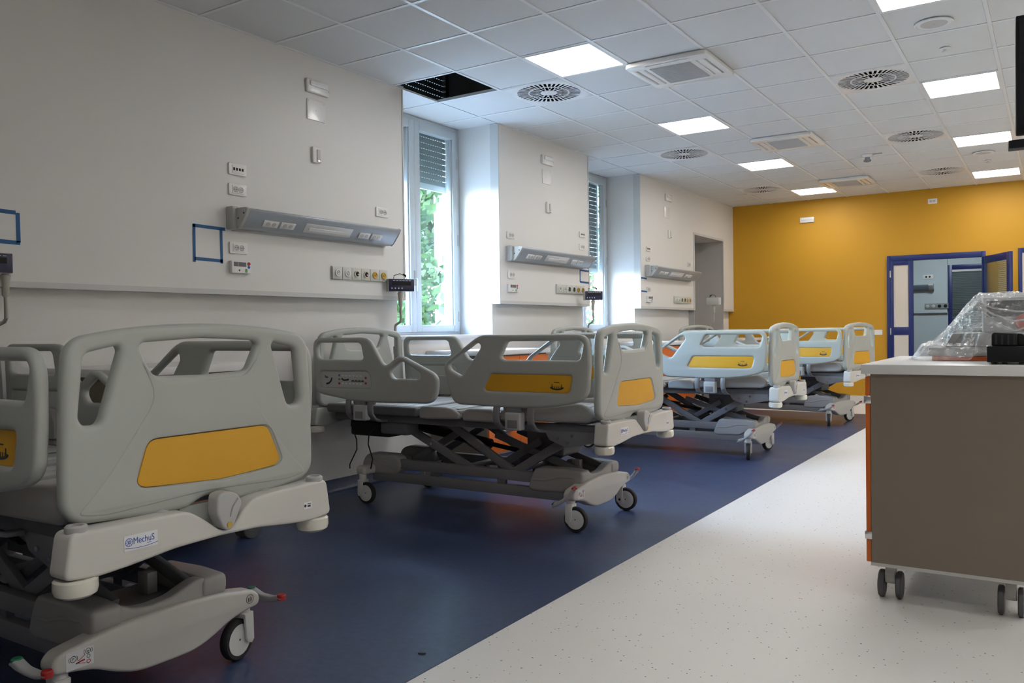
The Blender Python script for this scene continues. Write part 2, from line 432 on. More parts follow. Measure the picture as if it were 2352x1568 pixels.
# ------------------------------------------------------------------ ceiling
LIGHTS = {(i, j) for i in (1, 5) for j in (3, 7, 11, 15)}
LIGHTS_EXTRA = {(9, 3), (9, 7), (9, 11), (9, 15), (5, -5), (9, -1), (9, -5)}  # unseen panels added to light the ward
VENTS = {(0, 4), (0, 9), (0, 14), (4, 6), (4, 10), (4, 14)}
ACS = {(2, 4), (2, 9), (2, 14)}
HOLE = (-1, 3)
def ceiling():
    root = bpy.data.objects.new('ceiling', None); COL.objects.link(root); struct(root, 'white suspended tile ceiling')
    gap = .012
    w, d = GX(1)-GX(0)-2*gap, GY(1)-GY(0)-2*gap
    b = MB(); b.box(0, w, 0, d, 0, .015); tile = b.mesh('ceiling_tile', TILE, bevel=.002, seg=1)
    b = MB(); b.box(0, GX(0)-gap-.003, 0, d, 0, .015); edge = b.mesh('ceiling_tile_cut', TILE, bevel=.002, seg=1)
    rest = MB()
    skip = LIGHTS | LIGHTS_EXTRA | VENTS
    for j in range(-12, 17):
        for i in range(-1, 12):
            if (i, j) in skip or (i, j) == HOLE: continue
            y0 = GY(j)+gap; x0 = GX(i)+gap if i >= 0 else .003
            if i >= 0 and GX(i) > XR: continue
            if i <= 7 and j >= -2:
                o = link('ceiling_tile', edge if i < 0 else tile, root); o.location = (x0, y0, ZC+.003)
            else:
                rest.box(x0, min(x0+(w if i >= 0 else GX(0)-gap-.003), XR), y0, y0+d, ZC+.003, ZC+.018)
    # last strip against the yellow wall
    for i in range(-1, 8):
        x0 = GX(i)+gap if i >= 0 else .003
        b = MB(); b.box(x0, GX(i+1)-gap, GY(17)+gap, YB, ZC+.003, ZC+.018); b.build('ceiling_tile', TILE, root)
    o = rest.build('ceiling_tile_rest', TILE, root); o['kind'] = 'stuff'
    b = MB(); b.box(GX(8), XR, GY(17), YB, ZC+.003, ZC+.018); b.build('ceiling_tile', TILE, root)
    # tiles inside the window recesses
    for (a, c) in WINS:
        j0 = int((a-GY(0))/.611); y = a
        for j in range(j0, j0+5):
            ya, yb = max(a, GY(j)+gap), min(c, GY(j+1)-gap)
            if yb-ya < .03: continue
            b = MB(); b.box(-.53, -.006, ya, yb, ZC+.003, ZC+.018); b.build('ceiling_tile', TILE, root)
            if ya > a: 
                b = MB(); b.box(-.53, 0, GY(j)-gap, GY(j)+gap, ZC-.001, ZC+.022); b.build('grid_bar', TBAR, root)
    # grid bars
    for i in range(0, 12):
        b = MB(); b.box(GX(i)-gap, GX(i)+gap, YR, YB, ZC-.002, ZC+.022); b.build('grid_bar', TBAR, root)
    for j in range(-11, 18):
        b = MB(); b.box(0, XR, GY(j)-gap, GY(j)+gap, ZC-.001, ZC+.022); b.build('grid_bar', TBAR, root)
    b = MB(); b.box(0, .018, YR, 1.893, ZC-.004, ZC+.02); b.box(0, .018, 3.293, 5.147, ZC-.004, ZC+.02); b.box(0, .018, 6.565, YB, ZC-.004, ZC+.02)
    b.build('edge_profile', TBAR, root)
ceiling()

def ceiling_things():
    w, d = GX(1)-GX(0), GY(1)-GY(0)
    # light panels
    fr = MB()
    for x0, x1, y0, y1 in ((.012,.030,.012,d-.012), (w-.030,w-.012,.012,d-.012), (.030,w-.030,.012,.030), (.030,w-.030,d-.030,d-.012)):
        fr.box(x0, x1, y0, y1, 0, .03)
    frm = fr.mesh('frame', TBAR)
    df = MB(); df.box(.030, w-.030, .030, d-.030, .004, .012); dfm = df.mesh('diffuser', LAMP)
    words = {(1,3): 'lit square ceiling panel nearest the window side, left row', (1,7): 'second lit square ceiling panel of the left row',
             (1,11): 'third lit square ceiling panel of the left row', (1,15): 'farthest lit square ceiling panel of the left row',
             (5,3): 'lit ceiling panel cut by the top edge of the picture, right row', (5,7): 'second lit ceiling panel of the right row',
             (5,11): 'third lit ceiling panel of the right row', (5,15): 'farthest lit ceiling panel of the right row'}
    for (i, j) in sorted(LIGHTS | LIGHTS_EXTRA):
        lab = words.get((i, j), 'unseen lit ceiling panel added for light to the right or behind')
        t = empty('ceiling_light', lab, 'ceiling light', (GX(i), GY(j), ZC-.004), 0, 'square ceiling light panels')
        link('frame', frm, t); link('diffuser', dfm, t)
    # swirl air diffusers
    face = MB(); cx, cy = w/2, d/2
    # plate with radial slots: inner ring of long slots, outer ring of short slots
    outer = [(.012,.012), (w-.012,.012), (w-.012,d-.012), (.012,d-.012)]
    holes = []
    def slot(ang, r0, r1, hw):
        c, s = math.cos(ang), math.sin(ang)
        return [(cx+c*a-s*bq, cy+s*a+c*bq) for a, bq in ((r0,-hw),(r1,-hw),(r1,hw),(r0,hw))]
    for k in range(16): 
        holes.append(slot(2*math.pi*k/16, .070, .162, .0115))
        holes.append(slot(2*math.pi*(k+.5)/16, .112, .162, .009))
    for k in range(40):
        holes.append(slot(2*math.pi*(k+.5)/40, .174, .266, .0110))
    fm = plate('face_plate', outer, holes, .004, .0003, 'xy', .002, TBAR, bres=0)
    bx = MB(); bx.box(.02, w-.02, .02, d-.02, .15, .155)
    for x0, x1, y0, y1 in ((.02,.025,.02,d-.02), (w-.025,w-.02,.02,d-.02), (.02,w-.02,.02,.025), (.02,w-.02,d-.025,d-.02)): bx.box(x0, x1, y0, y1, .004, .155)
    bm_ = bx.mesh('plenum_box', DARK)
    words = {(0,4): 'round slotted air diffuser beside the missing ceiling tile', (0,9): 'round slotted air diffuser above the second window',
             (0,14): 'round slotted air diffuser farthest along the window side', (4,6): 'largest round slotted air diffuser of the right row',
             (4,10): 'middle round slotted air diffuser of the right row', (4,14): 'round slotted air diffuser nearest the yellow wall, right row'}
    for k in sorted(VENTS):
        t = empty('air_diffuser', words[k], 'air vent', (GX(k[0]), GY(k[1]), ZC-.003), 0, 'round swirl air diffusers')
        link('face_plate', fm, t); link('plenum_box', bm_, t)
    # cassette air conditioners
    words = {(2,4): 'white square ceiling cassette beside the nearest light panel', (2,9): 'middle white ceiling cassette with side louvres', (2,14): 'farthest white ceiling cassette near the yellow wall'}
    W2, D2 = w+.06, d+.04
    outer = fillet([(-.03,-.02), (w+.03,-.02), (w+.03,d+.02), (-.03,d+.02)], .05)
    def rnd(x0, x1, y0, y1, r): return fillet([(x0,y0),(x1,y0),(x1,y1),(x0,y1)], r)
    slots = [rnd(.018,.034,.10,d-.10,.007), rnd(w-.034,w-.018,.10,d-.10,.007), rnd(.085,.094,.10,d-.10,.004), rnd(w-.094,w-.085,.10,d-.10,.004),
             rnd(.13,w-.13,.015,.026,.005), rnd(.13,w-.13,d-.026,d-.015,.005)]
    acm = plate('cassette_panel', outer, slots, .035, .008, 'xy', 0, SOCK)
    g = MB()
    for k in range(26):
        y = .10+(d-.20)*k/25; g.box(.13, w-.13, y-.004, y+.004, -.022, -.014)
    gm = g.mesh('grille', mat('grille_grey', (.50,.50,.50), rough=.5))
    bb = MB(); bb.box(.005, w-.005, .005, d-.005, .012, .05); bbm = bb.mesh('cassette_body', mat('cassette_inner', (.10,.10,.10), rough=.7))
    for k in sorted(ACS):
        t = empty('ceiling_cassette', words[k], 'air conditioner', (GX(k[0]), GY(k[1]), ZC-.021), 0, 'ceiling air conditioning cassettes')
        link('cassette_panel', acm, t); link('grille', gm, t); link('cassette_body', bbm, t)
    # flush loudspeakers
    for (x, y, lab) in ((3.832, 2.769, 'flat round ceiling loudspeaker below the top light panel'), (3.80, 7.77, 'flat round ceiling loudspeaker between the far light panels')):
        t = empty('ceiling_speaker', lab, 'speaker', (x, y, ZC), 0, 'ceiling loudspeakers')
        b = MB(); b.lathe([(.04,.002),(.105,.002),(.118,-.003),(.118,-.010),(.108,-.013),(.104,-.010)], 36); b.build('rim', TBAR, t)
        b = MB(); b.lathe([(.104,-.006),(.104,-.009),(.05,-.0115),(.006,-.012),(.005,-.014),(.0,-.014)], 36); b.build('grille', mat('speaker_grille', (.50,.49,.48), rough=.6, bump=.4, bscale=900), t)
    for (x, y, lab) in ((3.836, 3.378, 'small white ceiling sprinkler below the round loudspeaker'), (3.816, 8.347, 'small white ceiling sprinkler near the yellow wall')):
        t = empty('sprinkler', lab, 'sprinkler', (x, y, ZC), 0, 'ceiling sprinklers')
        b = MB(); b.lathe([(.012,.0),(.036,.0),(.036,-.006),(.02,-.012),(.012,-.012)], 24); b.build('rosette', TBAR, t)
        b = MB(); b.lathe([(.011,-.012),(.011,-.024),(.02,-.026),(.02,-.03),(.004,-.036)], 16); b.build('head', SOCK, t)
    t = empty('smoke_detector', 'grey smoke detector hanging from the ceiling tiles, right of the cassettes', 'detector', (2.661, 7.072, ZC))
    b = MB(); b.lathe([(.02,0),(.06,0),(.06,-.012),(.048,-.03),(.03,-.034)], 28); b.build('base', SOCK, t)
    b = MB(); b.lathe([(.028,-.03),(.028,-.06),(.042,-.062),(.042,-.08),(.02,-.088)], 24); b.build('sensor_head', mat('detector_grey', (.22,.23,.25), rough=.4), t)
    b = MB(); b.rod((.05,0,-.006), (.16,0,-.004), .006); b.build('conduit', SOCKG, t)
ceiling_things()

# ------------------------------------------------------------------ windows with roller shutters
def window(k, a, c, shutter_z):
    t = bpy.data.objects.new('window_%d' % (k+1), None); COL.objects.link(t)
    struct(t, ['tall grey double window between the nearest wall panels', 'tall grey double window half hidden by the middle wall panel'][k])
    X = -.50; mid = (a+c)/2; z0, z1 = 1.172, ZC+.0
    f = MB()
    f.box(X-.035, X+.03, a, a+.055, z0, z1); f.box(X-.035, X+.03, c-.055, c, z0, z1); f.box(X-.035, X+.03, a+.055, c-.055, z0, z0+.035); f.box(X-.035, X+.03, a+.055, c-.055, z1-.045, z1)
    f.build('window_frame', PVC, t, bevel=.004)
    for n, (s0, s1) in enumerate(((a+.045, mid), (mid, c-.045))):
        q = MB(); e = .075
        q.box(X-.03, X+.045, s0, s0+e, z0+.03, z1-.04); q.box(X-.03, X+.045, s1-e, s1, z0+.03, z1-.04)
        q.box(X-.03, X+.045, s0+e, s1-e, z0+.03, z0+.03+.065); q.box(X-.03, X+.045, s0+e, s1-e, z1-.04-.08, z1-.04)
        # glazing beads
        q.box(X-.01, X+.03, s0+e, s0+e+.018, z0+.095, z1-.12); q.box(X-.01, X+.03, s1-e-.018, s1-e, z0+.095, z1-.12)
        sa = q.build('sash', PVC, t, bevel=.005)
        g = MB(); g.box(X-.004, X+.004, s0+e, s1-e, z0+.095, z1-.12); g.build('pane', GLASS, sa)
    h = MB(); h.rod((X+.045, mid-.02, 1.70), (X+.075, mid-.02, 1.70), .010); h.box(X+.045, X+.052, mid-.035, mid-.005, 1.63, 1.77)
    h.tube([(X+.072, mid-.02, 1.70), (X+.082, mid-.02, 1.68), (X+.080, mid-.02, 1.58)], .009)
    h.build('handle', LEVER, t)
    for zz in (1.35, 2.10, 2.85):
        h = MB(); h.rod((X+.045, c-.05, zz-.05), (X+.045, c-.05, zz+.05), .009); h.build('hinge', LEVER, t)
    # outer reveal
    # roller shutter: slats with light slots between them
    sl = MB(); L0, L1 = a+.03, c-.03; ph = .056
    sl.box(-.012, .004, L0, L1, 0, ph-.007)
    y = L0; sl.box(-.004, .000, L0, L0+.02, ph-.007, ph)
    while y < L1-.05:
        sl.box(-.004, .000, y+.013, y+.036, ph-.007, ph); y += .036
    me = sl.mesh('shutter_slat', SHUT)
    z = shutter_z+.055; XS = X-.12
    while z < 3.93:
        o = link('shutter_slat', me, t); o.location = (XS, 0, z); z += ph
    e = MB(); e.box(XS-.02, XS+.006, L0, L1, shutter_z, shutter_z+.056); e.build('shutter_end_bar', mat('shutter_bar', (.42,.46,.46), rough=.4), t)
    e = MB(); e.box(XS-.03, XS+.02, a, a+.032, z0, 3.2); e.box(XS-.03, XS+.02, c-.032, c, z0, 3.2); e.build('shutter_guide', PVC, t)
    e = MB(); e.box(XS-.03, XS+.04, a, a+.05, 3.2, 4.0); e.box(XS-.03, XS+.04, c-.05, c, 3.2, 4.0); e.box(XS-.03, XS+.04, a, c, 3.92, 4.0); e.build('leak_filler', DARK, t)  # dark filler added to stop daylight leaking past the slat ends
window(0, 1.893, 3.293, 2.585)
window(1, 5.147, 6.565, 1.95)

# ------------------------------------------------------------------ outdoors
def outdoors():
    b = MB(); b.box(-60, -.6, -40, 60, -.4, -.05); struct(b.build('ground', GRASS), 'pale paving outside the windows')
    def tree(x, y, h, rad, lab, n, seed):
        rnd = random.Random(seed)
        t = empty('tree', lab, 'tree', (x, y, -.05), 0, 'trees outside the windows')
        tr = MB(); tr.tube([(0,0,0), (.1,.05,h*.3), (-.05,.1,h*.6), (.05,0,h*.9)], .14, 10)
        for k in range(6):
            a = k*1.05; tr.tube([(0,0,h*(.3+.08*k)), (math.cos(a)*rad*.5, math.sin(a)*rad*.5, h*(.42+.08*k))], .05, 6)
        tr.build('trunk', BARK, t)
        lf = MB(); clumps = [(rnd.gauss(0, rad*.45), rnd.gauss(0, rad*.45), h*rnd.uniform(.08, 1.0)) for _ in range(60)]
        for k in range(n):
            cx, cy, cz = clumps[k % len(clumps)]
            p = Vector((cx+rnd.gauss(0,.28), cy+rnd.gauss(0,.28), cz+rnd.gauss(0,.28)))
            u = Vector((rnd.gauss(0,1), rnd.gauss(0,1), rnd.gauss(0,1))).normalized()
            v = u.orthogonal().normalized(); s = rnd.uniform(.07,.14)
            lf.add([p-u*s, p+v*s*.5, p+u*s, p-v*s*.5], [(0,1,2,3)])
        o = lf.build('foliage', LEAF, t); o['kind'] = 'stuff'
    tree(-5.6, 7.6, 6.5, 1.5, 'leafy green tree seen through the nearest window', 14000, 3)
    tree(-9.5, 13.2, 7.5, 1.9, 'leafy green tree behind the white pillar outside', 12000, 5)
    tree(-9.0, 21.0, 7.0, 2.0, 'leafy green tree outside the farther window', 4500, 9)
    p = empty('outdoor_pillar', 'white plastered pillar outside the nearest window', 'pillar', (-4.2, 7.95, -.05))
    b = MB(); b.box(-.16, .16, -.14, .14, .12, 4.6); b.build('shaft', STONE, p, bevel=.01)
    b = MB(); b.box(-.22, .22, -.2, .2, 0, .12); b.build('plinth', STONE, p, bevel=.01)
outdoors()

# ------------------------------------------------------------------ hospital bed
def arc_strip(pts, w, th):
    """pts in (y,z), strip of width w along x, thickness th"""
    m = MB(); n = len(pts); vs_ = []; fs = []
    for i, p in enumerate(pts):
        a = Vector(pts[max(i-1,0)]); c = Vector(pts[min(i+1,n-1)]); d = (c-a).normalized(); nn = Vector((-d.y, d.x))*th/2
        for s, q in ((-1,1),(1,1),(1,-1),(-1,-1)):
            pp = Vector(p)+nn*q; vs_.append((s*w/2, pp.x, pp.y))
    for i in range(n-1):
        for j in range(4): fs.append((i*4+j, i*4+(j+1) % 4, i*4+4+(j+1) % 4, i*4+4+j))
    fs += [(3,2,1,0), tuple((n-1)*4+j for j in range(4))]
    m.add(vs_, fs); return m

END_OUT = [(0,1.244),(-.14,1.240),(-.28,1.229),(-.41,1.207),(-.447,1.17),(-.458,1.03),(-.464,.80),(-.462,.72),(-.425,.678),(-.19,.660),(-.065,.660),
           (-.012,.686),(.062,.690),(.118,.655),(.29,.660),(.425,.680),(.462,.72),(.464,.80),(.458,1.03),(.447,1.17),(.41,1.207),(.28,1.229),(.14,1.240)]
END_R = [.1,.1,.1,.06,.05,.1,.1,.06,.07,.03,.02,.03,.03,.02,.03,.07,.06,.1,.1,.05,.06,.1,.1]
H_L = [(-.392,1.158),(-.290,1.179),(-.282,1.164),(-.345,.966),(-.358,.952),(-.398,.954),(-.411,.975)]
H_C = [(-.208,1.186),(0,1.197),(.208,1.186),(.222,1.172),(.180,1.092),(.160,1.083),(0,1.078),(-.160,1.083),(-.180,1.092),(-.222,1.172)]
INL = [(-.195,.890),(.250,.890),(.305,.768),(.285,.748),(.06,.738),(-.215,.752),(-.235,.768)]
RAIL_F = [(.322,1.180),(.268,1.158),(.044,1.010),(.026,.979),(.043,.925),(.072,.815),(.104,.760),(.145,.746),(.445,.740),(.708,.744),(.86,.760),(.985,.784),(1.037,.812),
          (1.060,.850),(1.072,.982),(1.072,1.100),(1.060,1.145),(1.035,1.170),(1.0,1.180)]
RAIL_FA = [(.072,1.000),(.282,1.130),(.308,1.128),(.316,1.104),(.184,.936),(.160,.928),(.078,.966)]
RAIL_FB = [(.512,1.140),(.464,1.045),(.490,1.028),(.990,1.028),(1.008,1.040),(1.030,1.122),(1.012,1.140)]
RAIL_FY = [(.392,.942),(.955,.942),(.936,.852),(.915,.840),(.358,.840),(.343,.855)]
RAIL_H = [(-1.140,1.105),(-1.128,1.150),(-1.095,1.172),(-.673,1.172),(-.622,1.165),(-.585,1.138),(-.490,1.000),(-.462,.986),(-.43,.996),(-.362,1.044),(-.310,1.046),
          (-.245,1.018),(-.055,.940),(-.024,.905),(-.024,.835),(-.046,.770),(-.100,.740),(-.53,.732),(-.786,.738),(-1.070,.776),(-1.118,.800),(-1.125,.86)]
RAIL_H1 = [(-1.098,1.108),(-1.080,1.136),(-.706,1.136),(-.680,1.122),(-.658,1.032),(-.676,1.020),(-1.062,1.020),(-1.088,1.036)]
RAIL_H2 = [(-.414,.955),(-.326,1.010),(-.300,1.007),(-.166,.938),(-.160,.914),(-.190,.898),(-.391,.896),(-.420,.932)]
RAIL_HC = [(-1.060,.934),(-.627,.938),(-.598,.908),(-.594,.828),(-1.050,.824),(-1.070,.850)]

for _P in (RAIL_F, RAIL_FA, RAIL_FB, RAIL_FY, RAIL_H, RAIL_H1, RAIL_H2, RAIL_HC):
    _P[:] = [(x+.028, z) for x, z in _P]
def shrink(poly, k):
    cx = sum(p[0] for p in poly)/len(poly); cy = sum(p[1] for p in poly)/len(poly)
    out = []
    for x, y in poly:
        d = Vector((x-cx, y-cy)); l = d.length; d *= (l-k)/l; out.append((cx+d.x, cy+d.y))
    return out
mirror = lambda P: [(-x, y) for x, y in reversed(P)]

def build_bed():
    t = bpy.data.objects.new('hospital_bed', None); COL.objects.link(t); t.empty_display_size = .1
    # footboard with waisted relief around the inlay
    m1 = plate('footboard', fillet(END_OUT, END_R), [fillet(H_L, .02), fillet(mirror(H_L), .02), fillet(H_C, .025), fillet(INL, .03)], .046, .019, 'yz', 1.117, SHELL, bres=5)
    relief = [(-.222,1.135),(-.170,1.02),(-.33,.80),(-.425,.705),(-.35,.690),(0,.705),(.35,.690),(.425,.705),(.33,.80),(.170,1.02),(.222,1.135),(.165,1.068),(0,1.062),(-.165,1.068)]
    m2 = plate('relief', fillet(relief, [.02,.05,.10,.02,.05,.05,.05,.02,.10,.05,.02,.03,.05,.03]), [fillet(shrink(INL, -.012), .035)], .010, .0045, 'yz', 1.1375, SHELL, bres=3)
    fb = link('footboard', join_meshes('footboard', [m1, m2]), t)
    link('inlay', plate('inlay', fillet(shrink(INL, -.004), .03), [], .006, .001, 'yz', 1.133, INLAY), fb)
    # headboard
    hb = plate('headboard', fillet(END_OUT, END_R), [fillet(H_L, .02), fillet(mirror(H_L), .02), fillet(H_C, .025)], .046, .019, 'yz', -1.117, SHELL, bres=4)
    link('headboard', hb, t)
    # rails
    for s in (-1, 1):
        y = s*.489
        rf = link('side_rail', plate('foot_side_rail', fillet(RAIL_F, .035), [fillet(RAIL_FA, .02), fillet(RAIL_FB, .02), fillet(RAIL_FY, .02)], .042, .018, 'xz', y, SHELL, bres=5), t)
        link('inlay', plate('rail_inlay', fillet(shrink(RAIL_FY, -.004), .02), [], .022, .001, 'xz', y, INLAY), rf)
        # bed pictogram on the inlay
        p = MB(); yo = y+s*.0118; p.M = Matrix.Translation((.028,0,0))
        arc = [(.852+.046*math.cos(a), .872+.017*math.sin(a)) for a in [math.pi*(1+k/14) for k in range(15)]]
        arc2 = [(.852+.036*math.cos(a), .874+.010*math.sin(a)) for a in [math.pi*(2-k/14) for k in range(15)]]
        p.prism(arc+arc2, 'xz', yo-.0006, yo+.0006)
        for dx in (-.028, -.014, 0, .014, .028): p.box(.852+dx-.002, .852+dx+.002, yo-.0006, yo+.0006, .862, .877)
        p.box(.834, .870, yo-.0006, yo+.0006, .898, .902); p.box(.818, .822, yo-.0006, yo+.0006, .872, .890); p.box(.882, .886, yo-.0006, yo+.0006, .872, .890)
        p.build('pictogram', INK, rf)
        rh = link('side_rail', plate('head_side_rail', fillet(RAIL_H, .035), [fillet(RAIL_H1, .02), fillet(RAIL_H2, .02), fillet(RAIL_HC, .02)], .042, .018, 'xz', y, SHELL, bres=5), t)
        link('control_panel', plate('control_panel', fillet(shrink(RAIL_HC, -.004), .02), [], .026, .001, 'xz', y, mat('control_panel_grey', (.46,.47,.45), rough=.4)), rh)
        yo = y+s*.0136
        def ico(name, m, boxes):
            q = MB(); q.M = Matrix.Translation((.028,0,0))
            for (x0, x1, z0, z1) in boxes: q.box(x0, x1, yo-.0008, yo+.0008, z0, z1)
            q.build(name, m, rh)
        bk = MB(); bk.M = Matrix.Translation((.028,0,0))
        bk.tube([(-1.025,yo,.905),(-1.010,yo,.893),(-.995,yo,.897)], .004, 4)
        bk.tube([(-1.010,yo,.850),(-.985,yo,.855),(-.965,yo,.872),(-.958,yo,.893)], .006, 4)
        bk.build('posture_icon', INK, rh)
        bk = MB(); bk.M = Matrix.Translation((.028,0,0))
        bk.tube([(-.862,yo,.888),(-.845,yo,.878),(-.815,yo,.880),(-.797,yo,.884)], .006, 4)
        for q in range(4): bk.tube([(-.770+.030*q,yo,.872),(-.757+.030*q,yo,.877),(-.748+.030*q,yo,.870)], .004, 4)
        bk.build('position_icons', INK, rh)
        ico('buttons_red', RED, [(-.895,-.879,.847,.862), (-.648,-.632,.890,.904), (-.648,-.632,.853,.867)])
        ico('buttons_blue', BLUEINK, [(-.893,-.881,.905,.917), (-.893,-.881,.878,.888)])
        ico('buttons_white', STICK, [(-.862+.034*q, -.846+.034*q, .850, .860) for q in range(6)] + [(-.862+.034*q, -.846+.034*q, .905, .912) for q in range(6)])
        # hinge arms and latch under each rail
        for (xa, xb, xl) in ((.456, .700, .573), (-.775, -.572, -.673)):
            for x in (xa, xb):
                pts = [(.489,.760),(.502,.730),(.507,.690),(.500,.650),(.468,.615),(.410,.598),(.340,.592)]
                m = arc_strip([(s*a, b) for a, b in pts], .044, .016); m.v = [(v[0]+x, v[1], v[2]) for v in m.v]
                m.build('hinge_arm', STEEL2, t, smooth=60, bevel=.002, seg=1)
            m = MB(); y0, y1 = (s*.450, s*.511) if s > 0 else (s*.511, s*.450)
            m.box(xl-.055, xl+.055, y0, y1, .605, .712)
            lb = m.build('rail_latch', LEVER, t, bevel=.010, seg=3)
            m = MB(); yy = s*.513; m.box(xl-.036, xl+.036, min(yy,yy-s*.012), max(yy,yy-s*.012), .618, .668); m.build('latch_button', STEEL2, lb, bevel=.003)
            hp = fillet([(xl-.095,.712),(xl+.095,.712),(xl+.095,.80),(xl+.060,.862),(xl-.060,.862),(xl-.095,.80)], .015)
            link('hinge_housing', plate('hinge_housing', hp, [], .030, .006, 'xz', s*.450, COVER), t)
            m = MB(); m.box(xl-.05, xl+.05, min(s*.478,s*.50), max(s*.478,s*.50), .70, .760); m.build('rail_post', STEEL2, t, bevel=.003)
    # deck sections: rimmed moulded plates
    def deck(name, x0, x1, prof, m, slats):
        q = MB()
        q.box(x0, x1, -.40, .40, .672, .694)
        o = q.build(name, m, t, bevel=.006)
        for s in (-1, 1):
            link('deck_rim', plate('deck_rim', fillet(prof, .02), [], .05, .015, 'xz', s*.392, m, bres=3), o)
        n = slats
        for k in range(n):
            a = x0+.03+(x1-x0-.06)*k/n; b = x0+.03+(x1-x0-.06)*(k+1)/n-.012
            q = MB(); q.box(a, b, -.36, .36, .690, .704); q.build('deck_slat', DECK, o, bevel=.004)
    deck('backrest_section', -1.075, -.25, [(-1.075,.640),(-.25,.640),(-.25,.702),(-1.075,.702)], DECKD, 6)
    deck('seat_section', -.225, .105, [(-.225,.630),(-.16,.628),(.105,.640),(.105,.676),(.05,.706),(-.02,.716),(-.20,.716),(-.225,.700)], COVER, 3)
    deck('thigh_section', .130, .395, [(.130,.632),(.395,.632),(.395,.690),(.36,.716),(.17,.716),(.130,.690)], COVER, 2)
    deck('leg_section', .420, 1.065, [(.420,.648),(1.03,.660),(1.065,.690),(1.068,.715),(1.03,.755),(.985,.775),(.90,.768),(.665,.738),(.420,.716)], COVER, 5)
    q = MB(); q.tube([(-.95,.22,.700),(-.95,.22,.80),(-.95,.17,.83),(-.95,.06,.83),(-.95,.01,.80),(-.95,.01,.70)], .008); q.build('mattress_hoop', CHROME, t)
    q = MB(); q.tube([(.28,.36,.700),(.28,.36,.77),(.28,.33,.79),(.28,.25,.79),(.28,.22,.77),(.28,.22,.70)], .008); q.build('mattress_hoop', CHROME, t)
    # chassis under the deck
    for s in (-1, 1):
        q = MB(); q.box(-1.05, 1.09, s*.335-.02, s*.335+.02, .585, .640); q.build('chassis_rail', STEEL, t, bevel=.004)
    for x in (-1.0, -.35, .15, .75, 1.04):
        q = MB(); q.box(x-.025, x+.025, -.33, .33, .590, .635); q.build('cross_member', STEEL, t, bevel=.004)
    for s in (-1, 1):
        q = MB(); q.prism([(.86,.50),(1.06,.54),(1.06,.60),(.70,.60),(.74,.54)], 'xz', s*.345-.012, s*.345+.012); bk = q.build('pivot_bracket', STEEL2, t, bevel=.003)
        for bx_, bz in ((.80,.555), (.90,.575), (.87,.53)):
            q = MB(); q.rod((bx_, s*.355, bz), (bx_, s*.366, bz), .009); q.build('bolt', CHROME, bk)
    # motor and control boxes at the head
    q = MB(); q.box(-.95, -.58, -.31, .30, .470, .580); q.build('control_box', BLACK, t, bevel=.02, seg=3)
    q = MB(); q.box(-.62, -.38, -.36, -.22, .500, .585); q.build('motor_housing', STEEL, t, bevel=.02, seg=3)
    q = MB(); q.rod((-.55,-.05,.53), (.10,-.05,.44), .034, 14); q.rod((.10,-.05,.44), (.32,-.05,.41), .016, 12); q.build('lift_actuator', BLACK, t)
    q = MB(); q.rod((.80,.05,.55), (.35,.05,.40), .034, 14); q.build('lift_actuator', BLACK, t)
    q = MB(); q.box(.42, .70, -.11, .11, .400, .575); q.build('lift_motor', STEEL, t, bevel=.02, seg=3)
    # scissor lift
    for s in (-1, 1):
        for (a, b) in (((-.62,.575), (.02,.290)), ((-.16,.585), (.36,.295)), ((.86,.575), (.38,.295))):
            q = MB(); q.bar((a[0], s*.178, a[1]), (b[0], s*.178, b[1]), .028, .055); o = q.build('lift_arm', STEEL2, t, bevel=.004)
            for e in (a, b, ((a[0]+b[0])/2, (a[1]+b[1])/2)):
                q = MB(); q.rod((e[0], s*.191, e[1]), (e[0], s*.199, e[1]), .010); q.build('pivot_bolt', CHROME, o)
        for (a, b) in (((-.50,.300), (-.10,.52)), ((.22,.310), (.55,.50)), ((.84,.320), (.20,.52))):
            q = MB(); q.bar((a[0], s*.135, a[1]), (b[0], s*.135, b[1]), .026, .045); q.build('lift_arm', STEEL, t, bevel=.004)
    for (x, z) in ((-.60,.56), (.0,.300), (.35,.300), (.85,.56), (.39,.300)):
        q = MB(); q.rod((x,-.19,z), (x,.19,z), .016); q.build('lift_axle', STEEL, t)
    # base frame
    for s in (-1, 1):
        q = MB(); q.box(-.80, .86, s*.215-.022, s*.215+.022, .246, .312); q.build('base_rail', STEEL2, t, bevel=.005)
        q = MB(); q.box(-.80, .86, s*.222-.022, s*.222+.022, .150, .218); q.build('base_rail', STEEL2, t, bevel=.005)
        for x in (-.78, -.25, .30, .82):
            q = MB(); q.box(x-.03, x+.03, s*.218-.014, s*.218+.014, .216, .248); q.build('base_spacer', STEEL, t)
        # end covers
        P = [(.515,.215),(.540,.287),(.572,.346),(.78,.352),(.910,.343),(.908,.272),(.842,.244),(.765,.203),(.545,.197)]
        o = link('base_cover', plate('base_cover_foot', fillet(P, .025), [], .105, .016, 'xz', s*.202, COVER, bres=4), t)
        W = [(.55,.272),(.64,.280),(.74,.306),(.83,.310),(.87,.298),(.83,.298),(.74,.292),(.64,.266),(.55,.264)]
        link('cover_relief', plate('cover_relief', fillet(W, .01), [], .010, .004, 'xz', s*.2535, COVER), o)
        P = [(-.900,.262),(-.868,.322),(-.80,.346),(-.585,.346),(-.540,.310),(-.534,.250),(-.585,.196),(-.845,.186),(-.892,.215)]
        o = link('base_cover', plate('base_cover_head', fillet(P, .03), [], .105, .028, 'xz', s*.202, COVER, bres=4), t)
        W = [(-.84,.326),(-.76,.306),(-.68,.272),(-.575,.258),(-.575,.252),(-.69,.264),(-.77,.296),(-.84,.316)]
        link('cover_relief', plate('cover_relief', fillet(W, .01), [], .010, .004, 'xz', s*.2535, COVER), o)
